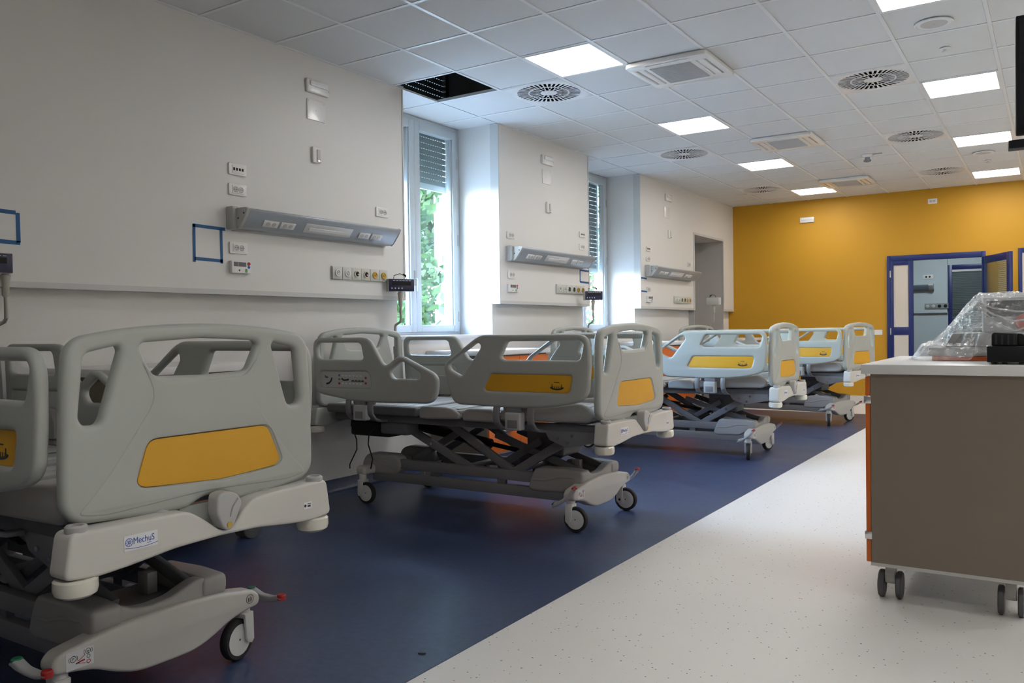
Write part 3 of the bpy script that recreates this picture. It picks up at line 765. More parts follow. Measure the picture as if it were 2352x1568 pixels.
    # foot tray between the covers, raised at both ends
    Z = [(-.175,.262),(.175,.262),(.175,.342),(.14,.348),(.10,.338),(.03,.312),(-.05,.306),(-.11,.314),(-.15,.334),(-.175,.338)]
    link('foot_tray', plate('foot_tray', fillet(Z, .02), [], .06, .012, 'yz', .872, COVER), t)
    q = MB(); q.box(.56, .86, -.16, .16, .258, .285); q.build('foot_tray_base', COVER, t, bevel=.01)
    q = MB(); q.box(.66, .72, .06, .10, .284, .36); q.build('stop_block', LEVER, t, bevel=.004)
    # cross beams carrying the casters
    B = [(-.390,.226),(-.365,.252),(-.22,.278),(-.07,.288),(.07,.288),(.22,.278),(.365,.252),(.390,.226),(.385,.192),(.32,.184),(.25,.168),(.20,.142),(.11,.108),(-.11,.108),(-.20,.142),(-.25,.168),(-.32,.184),(-.385,.192)]
    cb = link('caster_beam', plate('caster_beam', fillet(B, [.02,.03,.05,.05,.05,.05,.03,.02,.02,.03,.04,.05,.05,.05,.05,.04,.03,.02]), [], .080, .014, 'yz', .885, BUMP, bres=5), t)
    # brake instruction sticker on the beam
    xs = .9262
    q = MB(); q.box(xs-.0005, xs+.0005, -.349, -.262, .194, .250); q.build('brake_sticker', STICK, cb)
    q = MB(); q.M = Matrix.Translation((0,.023,-.028))
    def ring(cy_, cz, r0, r1, n=20):
        for k in range(n):
            a0, a1 = 2*math.pi*k/n, 2*math.pi*(k+1)/n
            q.add([(xs+.001, cy_+r*math.cos(a), cz+r*math.sin(a)) for a, r in ((a0,r0),(a1,r0),(a1,r1),(a0,r1))], [(0,1,2,3)])
    ring(-.350, .254, .0080, .0100); ring(-.303, .266, .0070, .0088)
    for cc, cz in ((-.350,.254), (-.303,.266)):
        for sg in (-1, 1):
            for k in range(6):
                a0 = (0 if sg > 0 else math.pi)-.6+k*.2; a1 = a0+.2
                q.add([(xs+.001, cc+r*math.cos(a), cz+r*math.sin(a)) for a, r in ((a0,.0125),(a1,.0125),(a1,.0142),(a0,.0142))], [(0,1,2,3)])
    for (ya, za, yb, zb) in ((-.310,.266,-.296,.266), (-.303,.266,-.303,.259)):
        q.bar((xs+.001,ya,za), (xs+.001,yb,zb), .001, .0014, side=(1,0,0))
    q.bar((xs+.001,-.342,.238), (xs+.001,-.330,.240), .001, .0035, side=(1,0,0))
    q.build('brake_symbols_black', INK, cb)
    M = Matrix(((0,0,1,xs+.0012),(1,0,0,-.3305),(0,1,0,.2215),(0,0,0,1)))
    link('brake_letter', text_mesh('brake_letter', 'P', .013, M, INK), cb)
    q = MB(); q.M = Matrix.Translation((0,.023,-.028)); q.bar((xs+.001,-.330,.241), (xs+.001,-.314,.243), .001, .004, side=(1,0,0)); q.bar((xs+.001,-.334,.244), (xs+.001,-.312,.258), .001, .0014, side=(1,0,0))
    q.bar((xs+.001,-.334,.237), (xs+.001,-.312,.232), .001, .0014, side=(1,0,0)); ring(-.302, .234, .0045, .0068, 12); q.build('brake_symbols_red', RED, cb)
    q = MB(); q.M = Matrix.Translation((0,.023,-.028)); ring(-.302, .2495, .0042, .0062, 12); q.build('brake_symbols_green', GREEN, cb)
    # round emblem at the far end of the beam
    q = MB(); q.M = Matrix.Translation((0,-.014,-.032)); ring(.352, .258, .0150, .0168, 28)
    q.add([(xs+.001, .352+dy, .258+dz) for dy, dz in ((-.008,-.009),(-.003,-.010),(-.003,.006),(-.008,.004))], [(0,1,2,3)])
    q.add([(xs+.001, .352+dy, .258+dz) for dy, dz in ((.001,-.010),(.003,-.010),(.003,.008),(.001,.008))], [(0,1,2,3)])
    q.add([(xs+.001, .352+dy, .258+dz) for dy, dz in ((.006,-.009),(.0085,-.008),(.0085,.004),(.006,.006))], [(0,1,2,3)])
    q.build('round_emblem', INK, cb)
    q = MB(); q.box(-.845, -.765, -.37, .37, .200, .262); q.build('caster_beam', BUMP, t, bevel=.018, seg=3)
    # casters
    wheel_t = MB(); wheel_t.lathe([(.052,-.016),(.070,-.017),(.0745,-.011),(.0750,0),(.0745,.011),(.070,.017),(.052,.016)], 36, 'y'); tyre = wheel_t.mesh('tyre', BLACKR)
    wheel_h = MB(); wheel_h.lathe([(.0,-.015),(.02,-.020),(.045,-.018),(.057,-.0165),(.0585,-.012),(.0585,.012),(.057,.0165),(.045,.018),(.02,.020),(.0,.015)], 32, 'y'); hub = wheel_h.mesh('wheel', WHEELW)
    fork = MB()
    fork.lathe([(.020,.212),(.027,.208),(.027,.165),(.024,.155),(.018,.150)], 20)
    f1 = [(-.022,.165),(.024,.165),(.020,.125),(.016,.085),(.010,.060),(-.012,.052),(-.024,.066)]
    fork.prism(f1, 'xz', -.034, -.022); fork.prism(f1, 'xz', .022, .034)
    fork.box(-.024, .024, -.032, .032, .150, .168); fork.rod((.0,-.034,.075), (.0,.034,.075), .012)
    fkm = fork.mesh('caster', WHEELW, bevel=.003)
    for (x, sy) in ((.875,-1), (.875,1), (-.800,-1), (-.800,1)):
        c = link('caster', fkm, t); c.location = (x, sy*.345, 0)
        o = link('tyre', tyre, c); o.location = (.034, 0, .0755)
        o = link('wheel', hub, c); o.location = (.034, 0, .0755)
    # pedals
    pm = MB()
    pp = [(-.115,.212),(-.085,.232),(-.03,.215),(.03,.215),(.08,.228),(.10,.215),(.075,.205),(.03,.195),(-.03,.195),(-.08,.200)]
    lev = plate('brake_pedal', fillet(pp, .012), [], .034, .009, 'xz', 0, LEVER)
    pg = MB(); pg.lathe([(.0,.2315),(.014,.2315),(.017,.228),(.017,.215)], 20, 'z', (-.088,0,0)); pgm = pg.mesh('green_pad', GREEN)
    pr = MB(); pr.lathe([(.0,.2300),(.014,.2300),(.017,.226),(.017,.210)], 20, 'z', (.082,0,0)); prm = pr.mesh('red_pad', RED)
    for s in (-1, 1):
        o = link('brake_pedal', lev, t); o.location = (.888, s*(.450 if s > 0 else .428), -.010 if s > 0 else .008)
        link('green_pad', pgm, o); link('red_pad', prm, o)
    # bumpers
    def bumper(sgn, detailed):
        P = [(-.474,.672),(-.20,.668),(-.105,.664),(-.055,.632),(.012,.580),(.050,.580),(.108,.636),(.150,.664),(.25,.668),(.474,.672),(.494,.545),(.40,.536),(.30,.543),(.15,.560),(0,.564),(-.15,.560),(-.30,.543),(-.40,.536),(-.494,.545)]
        if not detailed: P = [(-.474,.672),(-.20,.668),(.20,.668),(.474,.672),(.494,.545),(.40,.536),(.15,.560),(-.15,.560),(-.40,.536),(-.494,.545)]
        o = link('end_bumper', plate('end_bumper', fillet(P, .022), [], .088, .010, 'yz', sgn*1.152, BUMP if detailed else SHELL, bres=4), t)
        for s in (-1, 1):
            q = MB(); q.lathe([(.0,.540),(.052,.540),(.058,.534),(.059,.512),(.055,.497),(.044,.489),(.0,.487)], 28, 'z', (sgn*1.152, s*.440, 0)); q.build('bumper_roller', BUMPC, o)
            q = MB(); q.lathe([(.018,.664),(.028,.664),(.030,.670),(.030,.683),(.026,.687),(.019,.687),(.018,.668)], 24, 'z', (sgn*1.164, s*.442, 0)); q.build('pole_socket', LEVER, o)
        for yy in (-.16, .24):
            q = MB(); q.lathe([(.026,.656),(.026,.668),(.018,.672),(.018,.700)], 20, 'z', (sgn*1.122, yy, 0)); q.build('board_pin', LEVER, o)
        return o
    bp = bumper(1, True); bumper(-1, False)
    # back of the notch
    q = MB(); q.box(1.10, 1.125, -.09, .14, .575, .665); q.build('notch_backing', SHELL, bp)
    H = [(-.010,.700),(.030,.706),(.066,.692),(.088,.660),(.070,.628),(.048,.586),(.030,.578),(.010,.588),(-.014,.640)]
    hd = link('release_handle', plate('release_handle', fillet(H, .016), [], .052, .007, 'yz', 1.184, LEVER, bres=4), t)
    q = MB(); q.lathe([(.0,1.2125),(.010,1.2125),(.0105,1.208)], 16, 'x', (0,.032,.597)); q.build('screw', BRASS, hd)
    q = MB(); q.tube([(1.211,.035,.622), (1.211,.045,.652), (1.211,.066,.676)], .0025, 6); q.build('handle_rib', COVER, hd)
    # maker's sticker
    xs = 1.1968
    q = MB(); q.box(xs-.0005, xs+.0005, -.322, -.216, .588, .632); q.build('maker_sticker', STICK, bp)
    rot = Matrix(((0,0,1,xs+.0008),(1,0,0,-.2945),(0,1,0,.6055),(0,0,0,1)))
    link('maker_text', text_mesh('maker_text', 'MechuS', .0265, rot @ Matrix.Scale(.82, 4, (1,0,0)), BLUEINK), bp)
    q = MB()
    def ring2(cy_, cz, r0, r1, n=24):
        for k in range(n):
            a0, a1 = 2*math.pi*k/n, 2*math.pi*(k+1)/n
            q.add([(xs+.001, cy_+r*math.cos(a), cz+r*math.sin(a)) for a, r in ((a0,r0),(a1,r0),(a1,r1),(a0,r1))], [(0,1,2,3)])
    ring2(-.307, .613, .0105, .0122); ring2(-.307, .613, .002, .004, 10)
    for k in range(8):
        a = k*math.pi/4; q.bar((xs+.001,-.307+.004*math.cos(a),.613+.004*math.sin(a)), (xs+.001,-.307+.0105*math.cos(a),.613+.0105*math.sin(a)), .0006, .0014, side=(1,0,0))
    for k in range(8):
        f = lambda tt: (-.320+.105*tt, .5925+.010*(2*tt-1)**2*.5)
        (a, b), (c, d) = f(k/8), f((k+1)/8); q.bar((xs+.001,a,b), (xs+.001,c,d), .0006, .0014, side=(1,0,0))
    q.box(xs+.0004, xs+.001, -.251, -.237, .6000, .6015)
    q.build('maker_emblem', BLUEINK, bp)
    # little label at the far end
    q = MB(); q.box(xs-.0005, xs+.0005, .358, .396, .582, .606); q.build('small_label', STICK, bp)
    q = MB(); q.lathe([(.0,xs+.0012),(.0055,xs+.0012)], 12, 'x', (0,.366,.594)); q.box(xs+.0004, xs+.001, .377, .392, .598, .6005); q.box(xs+.0004, xs+.001, .377, .391, .588, .595); q.build('small_label_print', INK, bp)
    # hanging mains leads
    q = MB(); q.tube([(-.86,-.32,.66),(-.88,-.36,.62),(-.88,-.37,.55),(-.83,-.37,.45),(-.83,-.37,.38),(-.90,-.37,.27),(-.90,-.37,.24)], .0045, 6); q.build('lead', BLACK, t)
    q = MB(); q.tube([(-.66,-.33,.56),(-.73,-.35,.50),(-.74,-.35,.42),(-.70,-.35,.32),(-.72,-.35,.25)], .0045, 6); q.build('lead', BLACK, t)
    return t

bed = build_bed()
BEDS = [  # x centre, y centre, yaw, caster angles (foot near, foot far, head near, head far), pedal tilt, label
    (1.065, -1.703, 0.0, (265, 280, 300, 200), 0, 'grey hospital bed in the left foreground, footboard with large yellow inlay'),
    (1.19, 1.29, 0.0, (4, 6, 2, 4), 38, 'grey hospital bed second from the viewer, full side on view'),
    (1.27, 4.47, 0.0, (287, 250, 0, 0), 35, 'grey hospital bed third in the row, below the second window'),
    (1.40, 7.58, -10.0, (283, 240, 0, 0), 20, 'grey hospital bed nearest the yellow wall, turned slightly'),
]
bed_objs = []
for k, (x, y, a, cas, tilt, lab) in enumerate(BEDS):
    o = bed if k == 0 else copy_tree(bed)
    o.location = (x, y, .0025); o.rotation_euler = (0, 0, R(a))
    tag(o, lab, 'hospital bed', 'hospital beds along the window wall')
    bed_objs.append(o)
for o, (x, y, a, cas, tilt, lab) in zip(bed_objs, BEDS):
    cs = [c for c in o.children if c.name.split('.')[0] == 'caster']
    cs.sort(key=lambda c: (-c.location.x, c.location.y))
    for c, an in zip(cs, cas): c.rotation_euler = (0, 0, R(an-a))
    for c in o.children:
        if c.name.split('.')[0] == 'brake_pedal' and tilt:
            z = .21
            c.matrix_local = Matrix.Translation(c.location.copy()) @ Matrix.Translation((0,0,z)) @ Matrix.Rotation(R(-tilt), 4, 'Y') @ Matrix.Translation((0,0,-z))

# scale displays on poles standing in the head-end sockets
def pole_display():
    labs = ['navy weighing display on a pole at the left picture edge', 'navy weighing display on a pole behind the second bed',
            'navy weighing display on a pole before the second window', 'grey backed weighing display turned aside beside the doorway niche']
    reach = (.145, .062, .062, .06); turn = (-5, -32, -40, 72); lat = (-.085, 0, 0, 0)
    beige = mat('collar_beige', (.45,.43,.37), rough=.5)
    for k, (x, y, a, *_r) in enumerate(BEDS):
        ca, sa = math.cos(R(a)), math.sin(R(a)); lx, ly = -1.164, .442
        t = empty('weighing_display', labs[k], 'display', (x+lx*ca-ly*sa, y+lx*sa+ly*ca, 0), 0, 'weighing displays on poles at the bed heads')
        d = reach[k]
        b = MB(); b.rod((0,0,.692), (0,0,1.05), .0135, 14); b.rod((0,0,1.03), (0,0,1.09), .017, 14)
        b.tube([(0,0,1.05), (0,0,1.245), (d*.12,0,1.262), (d*.88,0,1.288), (d,0,1.305), (d,0,1.43)], .010, 12); b.build('pole', mat('pole_grey', (.40,.39,.36), rough=.35, metal=.3), t)
        b = MB(); b.lathe([(.010,1.41),(.017,1.42),(.017,1.47),(.025,1.52),(.010,1.535)], 16, 'z', (d,0,0)); b.build('pole_collar', beige, t)
        T = Matrix.Translation((d,lat[k],0)) @ Matrix.Rotation(R(turn[k]), 4, 'Z')
        def nb():
            q = MB(); q.M = T; return q
        b = nb(); b.box(-.032, .030, -.108, .108, 1.530, 1.632); c = b.build('display_case', SOCKG, t, bevel=.006)
        b = nb(); b.box(.030, .0335, -.105, .105, 1.533, 1.629); b.build('display_front', NAVY, c, bevel=.002)
        b = nb(); b.box(.0335, .0345, -.080, .078, 1.578, 1.608); b.build('display_window', BLACK, c)
        b = nb()
        for q in range(6): b.box(.0335, .0343, -.07+.026*q, -.052+.026*q, 1.615, 1.618)
        for q in range(4): b.lathe([(.0,.0350),(.0055,.0350),(.006,.0335)], 12, 'x', (0,-.080+.028*q,1.556))
        b.build('display_buttons', STICK, c)
        b = nb(); b.tube([(-.02,-.05,1.630),(-.02,-.045,1.660),(-.015,0,1.675),(-.015,.045,1.662),(-.015,.06,1.632)], .003, 6); b.build('display_lead', BLACK, t)
        b = nb(); b.rod((-.015,.028,1.672), (-.015,.055,1.655), .008, 10); b.build('lead_plug', BLACK, t)
pole_display()

# ------------------------------------------------------------------ wall equipment
def wall_equipment():
    """devices are built in (y, z) on the panel face x = 0"""
    P = ['nearest wall panel', 'middle wall panel between the windows', 'far wall panel beside the niche']
    def rr(y0, y1, z0, z1, r): return fillet([(y0,z0),(y1,z0),(y1,z1),(y0,z1)], r)
    cache = {}
    def shared(key, fn):
        if key not in cache: cache[key] = fn()
        return cache[key]
    def socket(y, z, kind, lab, w=.142, h=.076):
        t = empty('wall_socket', lab, 'wall socket', (0, y, z), 0, 'wall sockets on the bed panels')
        link('cover_plate', shared(('cp', w, h), lambda: plate('cover_plate', rr(-w/2,w/2,-h/2,h/2,.008), [], .012, .003, 'yz', .006, SOCK)), t)
        link('insert', shared(('in', w, h), lambda: plate('insert', rr(-w*.33,w*.33,-h*.34,h*.34,.003), [], .004, .001, 'yz', .0135, SOCKG if False else SOCK)), t)
        if kind == 'data':
            for q in range(4):
                def f():
                    b = MB(); b.box(.014, .0168, -.007, .007, -.009, .009); return b.mesh('data_port', BLACK)
                o = link('data_port', shared('dp', f), t); o.location = (0, -.034+.0228*q, 0)
        else:
            for q in (-1, 1):
                def f():
                    b = MB(); b.lathe([(.0195,.0150),(.0195,.0175),(.0168,.0178),(.0165,.0156),(.0,.0156)], 24, 'x'); return b.mesh('outlet', SOCKG)
                o = link('outlet', shared('ol', f), t); o.location = (0, q*.0215, 0)
                def g():
                    b = MB()
                    for a in (-.0075, .0075): b.lathe([(.0,.0170),(.0028,.0170),(.003,.0150)], 10, 'x', (0,a,.0))
                    b.box(.015, .0168, -.002, .002, -.0145, -.0115); return b.mesh('outlet_holes', INK)
                link('outlet_holes', shared('oh', g), o)
    def nurse(y, z, lab):
        t = empty('nurse_call_unit', lab, 'call unit', (0, y, z), 0, 'nurse call units')
        w, h = .154, .080
        link('case', plate('call_case', rr(-w/2,w/2,-h/2,h/2,.004), [], .030, .003, 'yz', .015, SOCK), t)
        b = MB(); b.box(.030, .0312, -.062, -.030, .004, .032); b.box(.030, .0312, -.026, .036, .004, .032); b.build('screen', mat('screen_grey', (.12,.12,.13), rough=.3), t)
        b = MB(); b.lathe([(.0,.034),(.011,.034),(.012,.030)], 20, 'x', (0,.058,.024)); b.build('call_button', RED, t)
        b = MB(); b.lathe([(.0,.033),(.009,.033),(.010,.030)], 18, 'x', (0,.058,.002)); b.build('reset_button', BLUEINK, t)
        b = MB(); b.box(.030, .032, .028, .044, -.034, -.010); b.build('lamp_button', mat('button_green', (.12,.33,.08), rough=.4), t)
        b = MB(); b.lathe([(.0,.0322),(.005,.0322),(.006,.030)], 14, 'x', (0,-.018,-.021)); b.build('jack', INK, t)
    def gas(y0, z, lab, pitch=.1013):
        n = 6; t = empty('gas_outlet_rail', lab, 'gas outlets', (0, y0, z), 0, 'medical gas outlet rails')
        b = MB(); b.box(0, .014, 0, pitch*n, -.048, .048); b.build('back_plate', GASP, t, bevel=.003)
        ringm = [SOCK, SOCK, CHROME, CHROME, BRASS, BRASS]
        for k in range(n):
            cy = pitch*(k+.5)
            b = MB(); b.box(.014, .0185, cy-pitch/2+.0025, cy+pitch/2-.0025, -.045, .045); c = b.build('outlet_plate', GASP, t, bevel=.002)
            b = MB(); b.lathe([(.019,.0185),(.026,.0185),(.027,.024),(.025,.028),(.019,.028),(.019,.020)], 28, 'x', (0,cy,0)); b.build('outlet_ring', ringm[k], c)
            b = MB(); b.lathe([(.0,.026),(.010,.026),(.011,.022),(.019,.021),(.019,.019)], 22, 'x', (0,cy,0)); b.build('outlet_core', BLACK if k in (2,3) else (BRASS if k > 3 else SOCKG), c)
            b = MB(); b.lathe([(.0,.034),(.006,.034),(.008,.026)], 14, 'x', (0,cy+.004,-.003)); b.build('outlet_pin', CHROME, c)
    def unit(y0, L, lab, lab_lamp=None):
        t = empty('bed_head_unit', lab, 'bed head unit', (0, y0, 0), 0, 'bed head supply units')
        S = [(0,1.893),(0,2.022),(.085,2.026),(.165,2.016),(.172,2.006),(.160,1.985),(.095,1.905),(.070,1.893)]
        b = MB(); b.prism(S, 'xz', .045, L); b.build('housing', ALU, t, bevel=.002, seg=1)
        C = fillet([(0,1.884),(0,2.034),(.062,2.034),(.070,2.024),(.070,1.900),(.060,1.886)], .012)
        b = MB(); b.prism(C, 'xz', 0, .048); b.build('end_cap', ALUC, t, bevel=.004)
        E2 = fillet([(.062,1.890),(.062,2.024),(.160,2.022),(.176,2.010),(.150,1.968),(.100,1.905),(.078,1.888)], .008)
        b = MB(); b.prism(E2, 'xz', .030, .056); e = b.build('end_cap', ALUC, t, bevel=.003)
        for (xx, zz) in ((.085,1.955), (.140,1.985)):
            b = MB(); b.lathe([(.0,.0275),(.0055,.0275),(.006,.031)], 12, 'y', (xx,0,zz)); b.build('cap_screw', INK, e)
        b = MB(); b.prism(E2, 'xz', L, L+.010); b.build('end_cap', ALUC, t, bevel=.003)
        # sloped underside: direction and outward normal
        a, c = Vector((.095,0,1.905)), Vector((.160,0,1.985)); d = (c-a).normalized(); nrm = Vector((d.z,0,-d.x))
        def slab(name, ya, yb, s0, s1, th, m, par, **kk):
            q = MB(); p0, p1 = a+d*s0, a+d*s1
            vs_ = []
            for off in (-.001, th):
                for (pp, yy) in ((p0,ya),(p1,ya),(p1,yb),(p0,yb)): vs_.append(pp+nrm*off+Vector((0,yy,0)))
            q.add(vs_, [(0,1,2,3),(7,6,5,4),(0,4,5,1),(1,5,6,2),(2,6,7,3),(3,7,4,0)]); return q.build(name, m, par, **kk)
        for (ya, yb) in ((.20,.325), (.345,.47), (1.10,1.215), (1.235,1.35)):
            o = slab('socket_plate', ya, yb, .018, .066, .006, SOCK, t, bevel=.002)
            for q in (.3, .7):
                yc = ya+(yb-ya)*q; cc = a+d*.042+nrm*.0062
                g = MB(); g.rod(cc+Vector((0,yc,0)), cc+nrm*.002+Vector((0,yc,0)), .016, 18); g.build('outlet', SOCKG, o)
        lampm = mat('reading_lamp_lens', (.62,.62,.62), rough=.35)
        o = slab('reading_lamp', .56, 1.02, .010, .082, .003, lampm, t, bevel=.001)
        slab('lamp_tube', .60, .98, .030, .052, .008, SOCK, o)
        b = MB(); b.box(.0, .012, .048, L, 1.880, 1.893); b.build('lower_lip', ALUC, t)
    def emergency(y, z, lab):
        t = empty('emergency_light', lab, 'emergency light', (0, y, z), 0, 'emergency lights on the left wall')
        b = MB(); b.box(0, .028, -.108, .108, -.048, .048); b.build('housing', SOCK, t, bevel=.008, seg=3)
        link('lens', plate('em_lens', rr(-.085,.090,-.002,.036,.012), [], .016, .006, 'yz', .032, mat('em_lens', (.80,.80,.80), rough=.12, coat=.5)), t)
        b = MB(); b.lathe([(.0,.0315),(.004,.0315),(.004,.028)], 10, 'x', (0,.098,-.010)); b.build('status_lamp', mat('status_green', (.3,.6,.05), rough=.4), t)
    def blank(y, z, lab):
        t = empty('junction_cover', lab, 'cover plate', (0, y, z), 0, 'white junction cover plates')
        link('plate', plate('junction_plate', rr(-.088,.088,-.074,.074,.006), [], .008, .002, 'yz', .004, SOCK), t)
        for a in (-1, 1):
            for c in (-1, 1):
                b = MB(); b.lathe([(.0,.0088),(.004,.0088),(.005,.0075)], 10, 'x', (0,a*.074,c*.060)); b.build('screw', SOCKG, t)
        b = MB(); b.lathe([(.0,.0092),(.007,.0092),(.008,.0078)], 14, 'x'); b.build('centre_cap', SOCK, t)
    def sensor(y, z, lab):
        t = empty('wall_sensor', lab, 'sensor', (0, y, z), 0, 'narrow wall sensors')
        link('base', plate('sensor_base', rr(-.040,.040,-.056,.056,.006), [], .022, .004, 'yz', .011, SOCK), t)
        link('grey_window', plate('sensor_window', rr(-.004,.030,-.034,.040,.004), [], .010, .003, 'yz', .023, SOCKG), t)
        b = MB(); b.box(.020, .030, -.002, .030, -.052, -.036); b.build('lens', CHROME, t, bevel=.003)
    def tape(y0, y1, z0, z1, lab, sides='lrtb', ext=(.03,.02)):
        t = empty('tape_outline', lab, 'tape', (0, y0, z0), 0, 'blue tape outlines')
        w = .0105; H = z1-z0; L = y1-y0
        def strip(a, c):
            b = MB(); A = Vector((.0008, a[0], a[1])); B_ = Vector((.0008, c[0], c[1])); b.bar(A, B_, .0008, 2*w, side=(1,0,0)); b.build('tape_strip', TAPE, t)
        if 'l' in sides: strip((0,-ext[1]), (.002,H+.008))
        if 'r' in sides: strip((L,-ext[1]*.9), (L-.002,H-.004))
        if 't' in sides: strip((-.006,H), (L+ext[0],H-.004))
        if 'b' in sides: strip((0,.002), (L+.008,-.002))
    # --- nearest panel
    n = P[0]
    socket(.219, 2.285, 'data', 'white data outlet with four black ports on the '+n)
    socket(.217, 2.153, 'power', 'white double socket directly under the four port outlet on the '+n)
    socket(.215, 1.772, 'power', 'white double socket below the bed head unit on the '+n)
    socket(1.620, 2.160, 'power', 'white double socket right above the bed head unit end on the '+n)
    nurse(.220, 1.646, 'white call unit with grey screen and red button on the '+n)
    gas(1.053, 1.654, 'row of six gas outlets on the '+n)
    unit(.125, 1.52, 'long grey bed head unit with sockets and lamp on the '+n)
    emergency(.936, 2.985, 'white emergency light box under the ceiling on the '+n)
    blank(.928, 2.820, 'square white cover plate below the emergency light on the '+n)
    sensor(.916, 2.496, 'small upright white sensor with grey window on the '+n)
    tape(-.118, .087, 1.682, 1.890, 'blue tape rectangle left of the call unit on the '+n)
    tape(-1.36, -1.170, 1.698, 1.855, 'blue tape rectangle cut by the left picture edge', ext=(-.012,.0))
    # --- middle panel
    n = P[1]; d = 3.27
    socket(3.492, 2.143, 'power', 'white double socket above the unit, left on the '+n, w=.135, h=.07)
    socket(4.975, 2.278, 'data', 'white data outlet at the right edge of the '+n, w=.125, h=.065)
    socket(4.968, 2.138, 'power', 'white double socket at the right edge of the '+n, w=.130, h=.068)
    socket(3.497, 1.755, 'power', 'white double socket below the bed head unit on the '+n, w=.125, h=.075)
    nurse(3.503, 1.622, 'white call unit with grey screen on the '+n)
    gas(4.372, 1.648, 'row of six gas outlets on the '+n, pitch=.1055)
    unit(3.405, 1.57, 'grey bed head unit on the '+n)
    emergency(4.205, 2.99, 'white emergency light box on the '+n)
    blank(4.205, 2.815, 'square white cover plate on the '+n)
    sensor(4.225, 2.498, 'small upright white sensor on the '+n)
    tape(4.925, 5.135, 1.74, 1.875, 'blue tape rectangle at the right edge of the '+n, sides='ltb', ext=(.0,.0))
    # --- far panel
    n = P[2]
    socket(6.805, 2.252, 'data', 'tiny data outlet on the '+n, w=.12, h=.06)
    socket(6.800, 2.120, 'power', 'tiny double socket under the data outlet on the '+n, w=.12, h=.06)
    socket(8.260, 2.130, 'power', 'tiny double socket near the niche edge on the '+n, w=.105, h=.06)
    socket(6.803, 1.722, 'power', 'tiny double socket below the bed head unit on the '+n, w=.10, h=.06)
    nurse(6.812, 1.592, 'white call unit on the '+n)
    gas(7.676, 1.605, 'row of six gas outlets on the '+n, pitch=.1058)
    unit(6.705, 1.62, 'grey bed head unit on the '+n)
    emergency(7.50, 3.005, 'pale emergency light box on the '+n)
    blank(7.455, 2.800, 'pale square cover plate on the '+n)
    sensor(7.53, 2.508, 'small upright sensor on the '+n)
    tape(6.575, 6.760, 1.690, 1.863, 'broken blue tape corner at the left edge of the '+n, sides='tb', ext=(.0,.0))
    # --- yellow wall (mounted facing -y)
    def on_yellow(fn):
        before = set(bpy.data.objects); fn(); return [o for o in bpy.data.objects if o not in before and o.parent is None]
    for fn, x, z in ((lambda: socket(0, 0, 'power', 'white double socket high on the yellow wall under the ceiling', w=.125, h=.085), 2.988, 3.016),
                     (lambda: emergency(0, 0, 'white emergency light box on the yellow wall'), 1.20, 2.888),
                     (lambda: blank(0, 0, 'white switch plate on the yellow wall left of the blue door'), 2.225, 1.097)):
        for o in on_yellow(fn):
            o.location = (x, YB, z); o.rotation_euler = (0, 0, R(-90))
            o['group'] = 'fittings on the yellow wall'
            if 'switch' in o['label']: o.scale = (1, .78, .52)
            else: o.scale = (1, 1, .9)
wall_equipment()

# ------------------------------------------------------------------ rolling cabinets
def cabinet(lab, x0, y0, rz, L=1.0, Wd=.63, drawer=False):
    """origin: near front corner on the floor; local x from back to front 0..Wd, y 0..L, doors on the +x face"""
    t = empty('rolling_cabinet', lab, 'cabinet', (x0, y0, 0), rz, 'white topped cabinets on castors')
    b = MB(); b.box(.012, Wd-.022, .012, L-.012, .165, .998); b.build('body', TAUPE, t, bevel=.002, seg=1)
    b = MB(); b.box(.010, Wd-.020, .010, L-.010, .158, .172); b.build('plinth_edge', SOCKG, t)
    b = MB(); b.box(-.005, Wd+.012, -.012, L+.012, .998, 1.040); b.build('worktop', TOPW, t, bevel=.003)
    zs = [(.172, .985)] if not drawer else [(.172, .385), (.392, .985)]
    for (za, zb) in zs:
        for k in range(2):
            ya, yb = .014+k*(L-.028)/2+.002, .014+(k+1)*(L-.028)/2-.002
            b = MB(); b.box(Wd-.021, Wd-.001, ya, yb, za, zb); dr = b.build('door' if zb > .5 else 'drawer', ORANGE, t, bevel=.002)
            if zb > .5:
                yh = yb-.035 if k == 0 else ya+.035
                b = MB(); b.tube([(Wd-.001,yh,.80), (Wd+.022,yh,.805), (Wd+.024,yh,.85), (Wd+.022,yh,.895), (Wd-.001,yh,.90)], .007, 8); b.build('handle', CHROME, dr)
                yc = ya-.004 if k == 0 else yb+.004
                for zz in (.29, .885):
                    b = MB(); s = -1 if k == 0 else 1
                    b.box(Wd-.026, Wd+.004, min(yc, yc+s*.006), max(yc, yc+s*.006), zz-.017, zz+.017); b.box(Wd-.004, Wd+.004, min(yc,yc-s*.03), max(yc,yc-s*.03), zz-.017, zz+.017)
                    b.build('hinge', CHROME, dr, bevel=.002)
            else:
                b = MB(); b.box(Wd-.004, Wd+.022, ya+.14, yb-.14, zb-.045, zb-.020); b.build('handle', CHROME, dr, bevel=.004)
    # twin-wheel castors
    for (x, y) in ((.085,.12), (Wd-.085,.12), (.085,L-.12), (Wd-.085,L-.12)):
        f = MB(); f.lathe([(.012,.165),(.022,.163),(.022,.14),(.012,.13)], 16, 'z', (x,y,0))
        f.prism([(y-.03,.140),(y+.03,.140),(y+.045,.11),(y+.03,.07),(y-.005,.058),(y-.03,.10)], 'yz', x-.020, x+.020)
        c = f.build('castor', SOCKG, t, bevel=.003)
        for s in (-1, 1):
            w = MB(); w.lathe([(.0,-.010),(.042,-.012),(.055,-.012),(.060,-.007),(.060,.007),(.055,.012),(.042,.012),(.0,.010)], 24, 'x', (x+s*.036, y+.008, .0605)); w.build('castor_wheel', mat('castor_grey', (.09,.09,.095), rough=.5), c)
    return t
cabinet('white topped cabinet with orange doors behind the second bed', -.075, 2.27, 0, drawer=True)
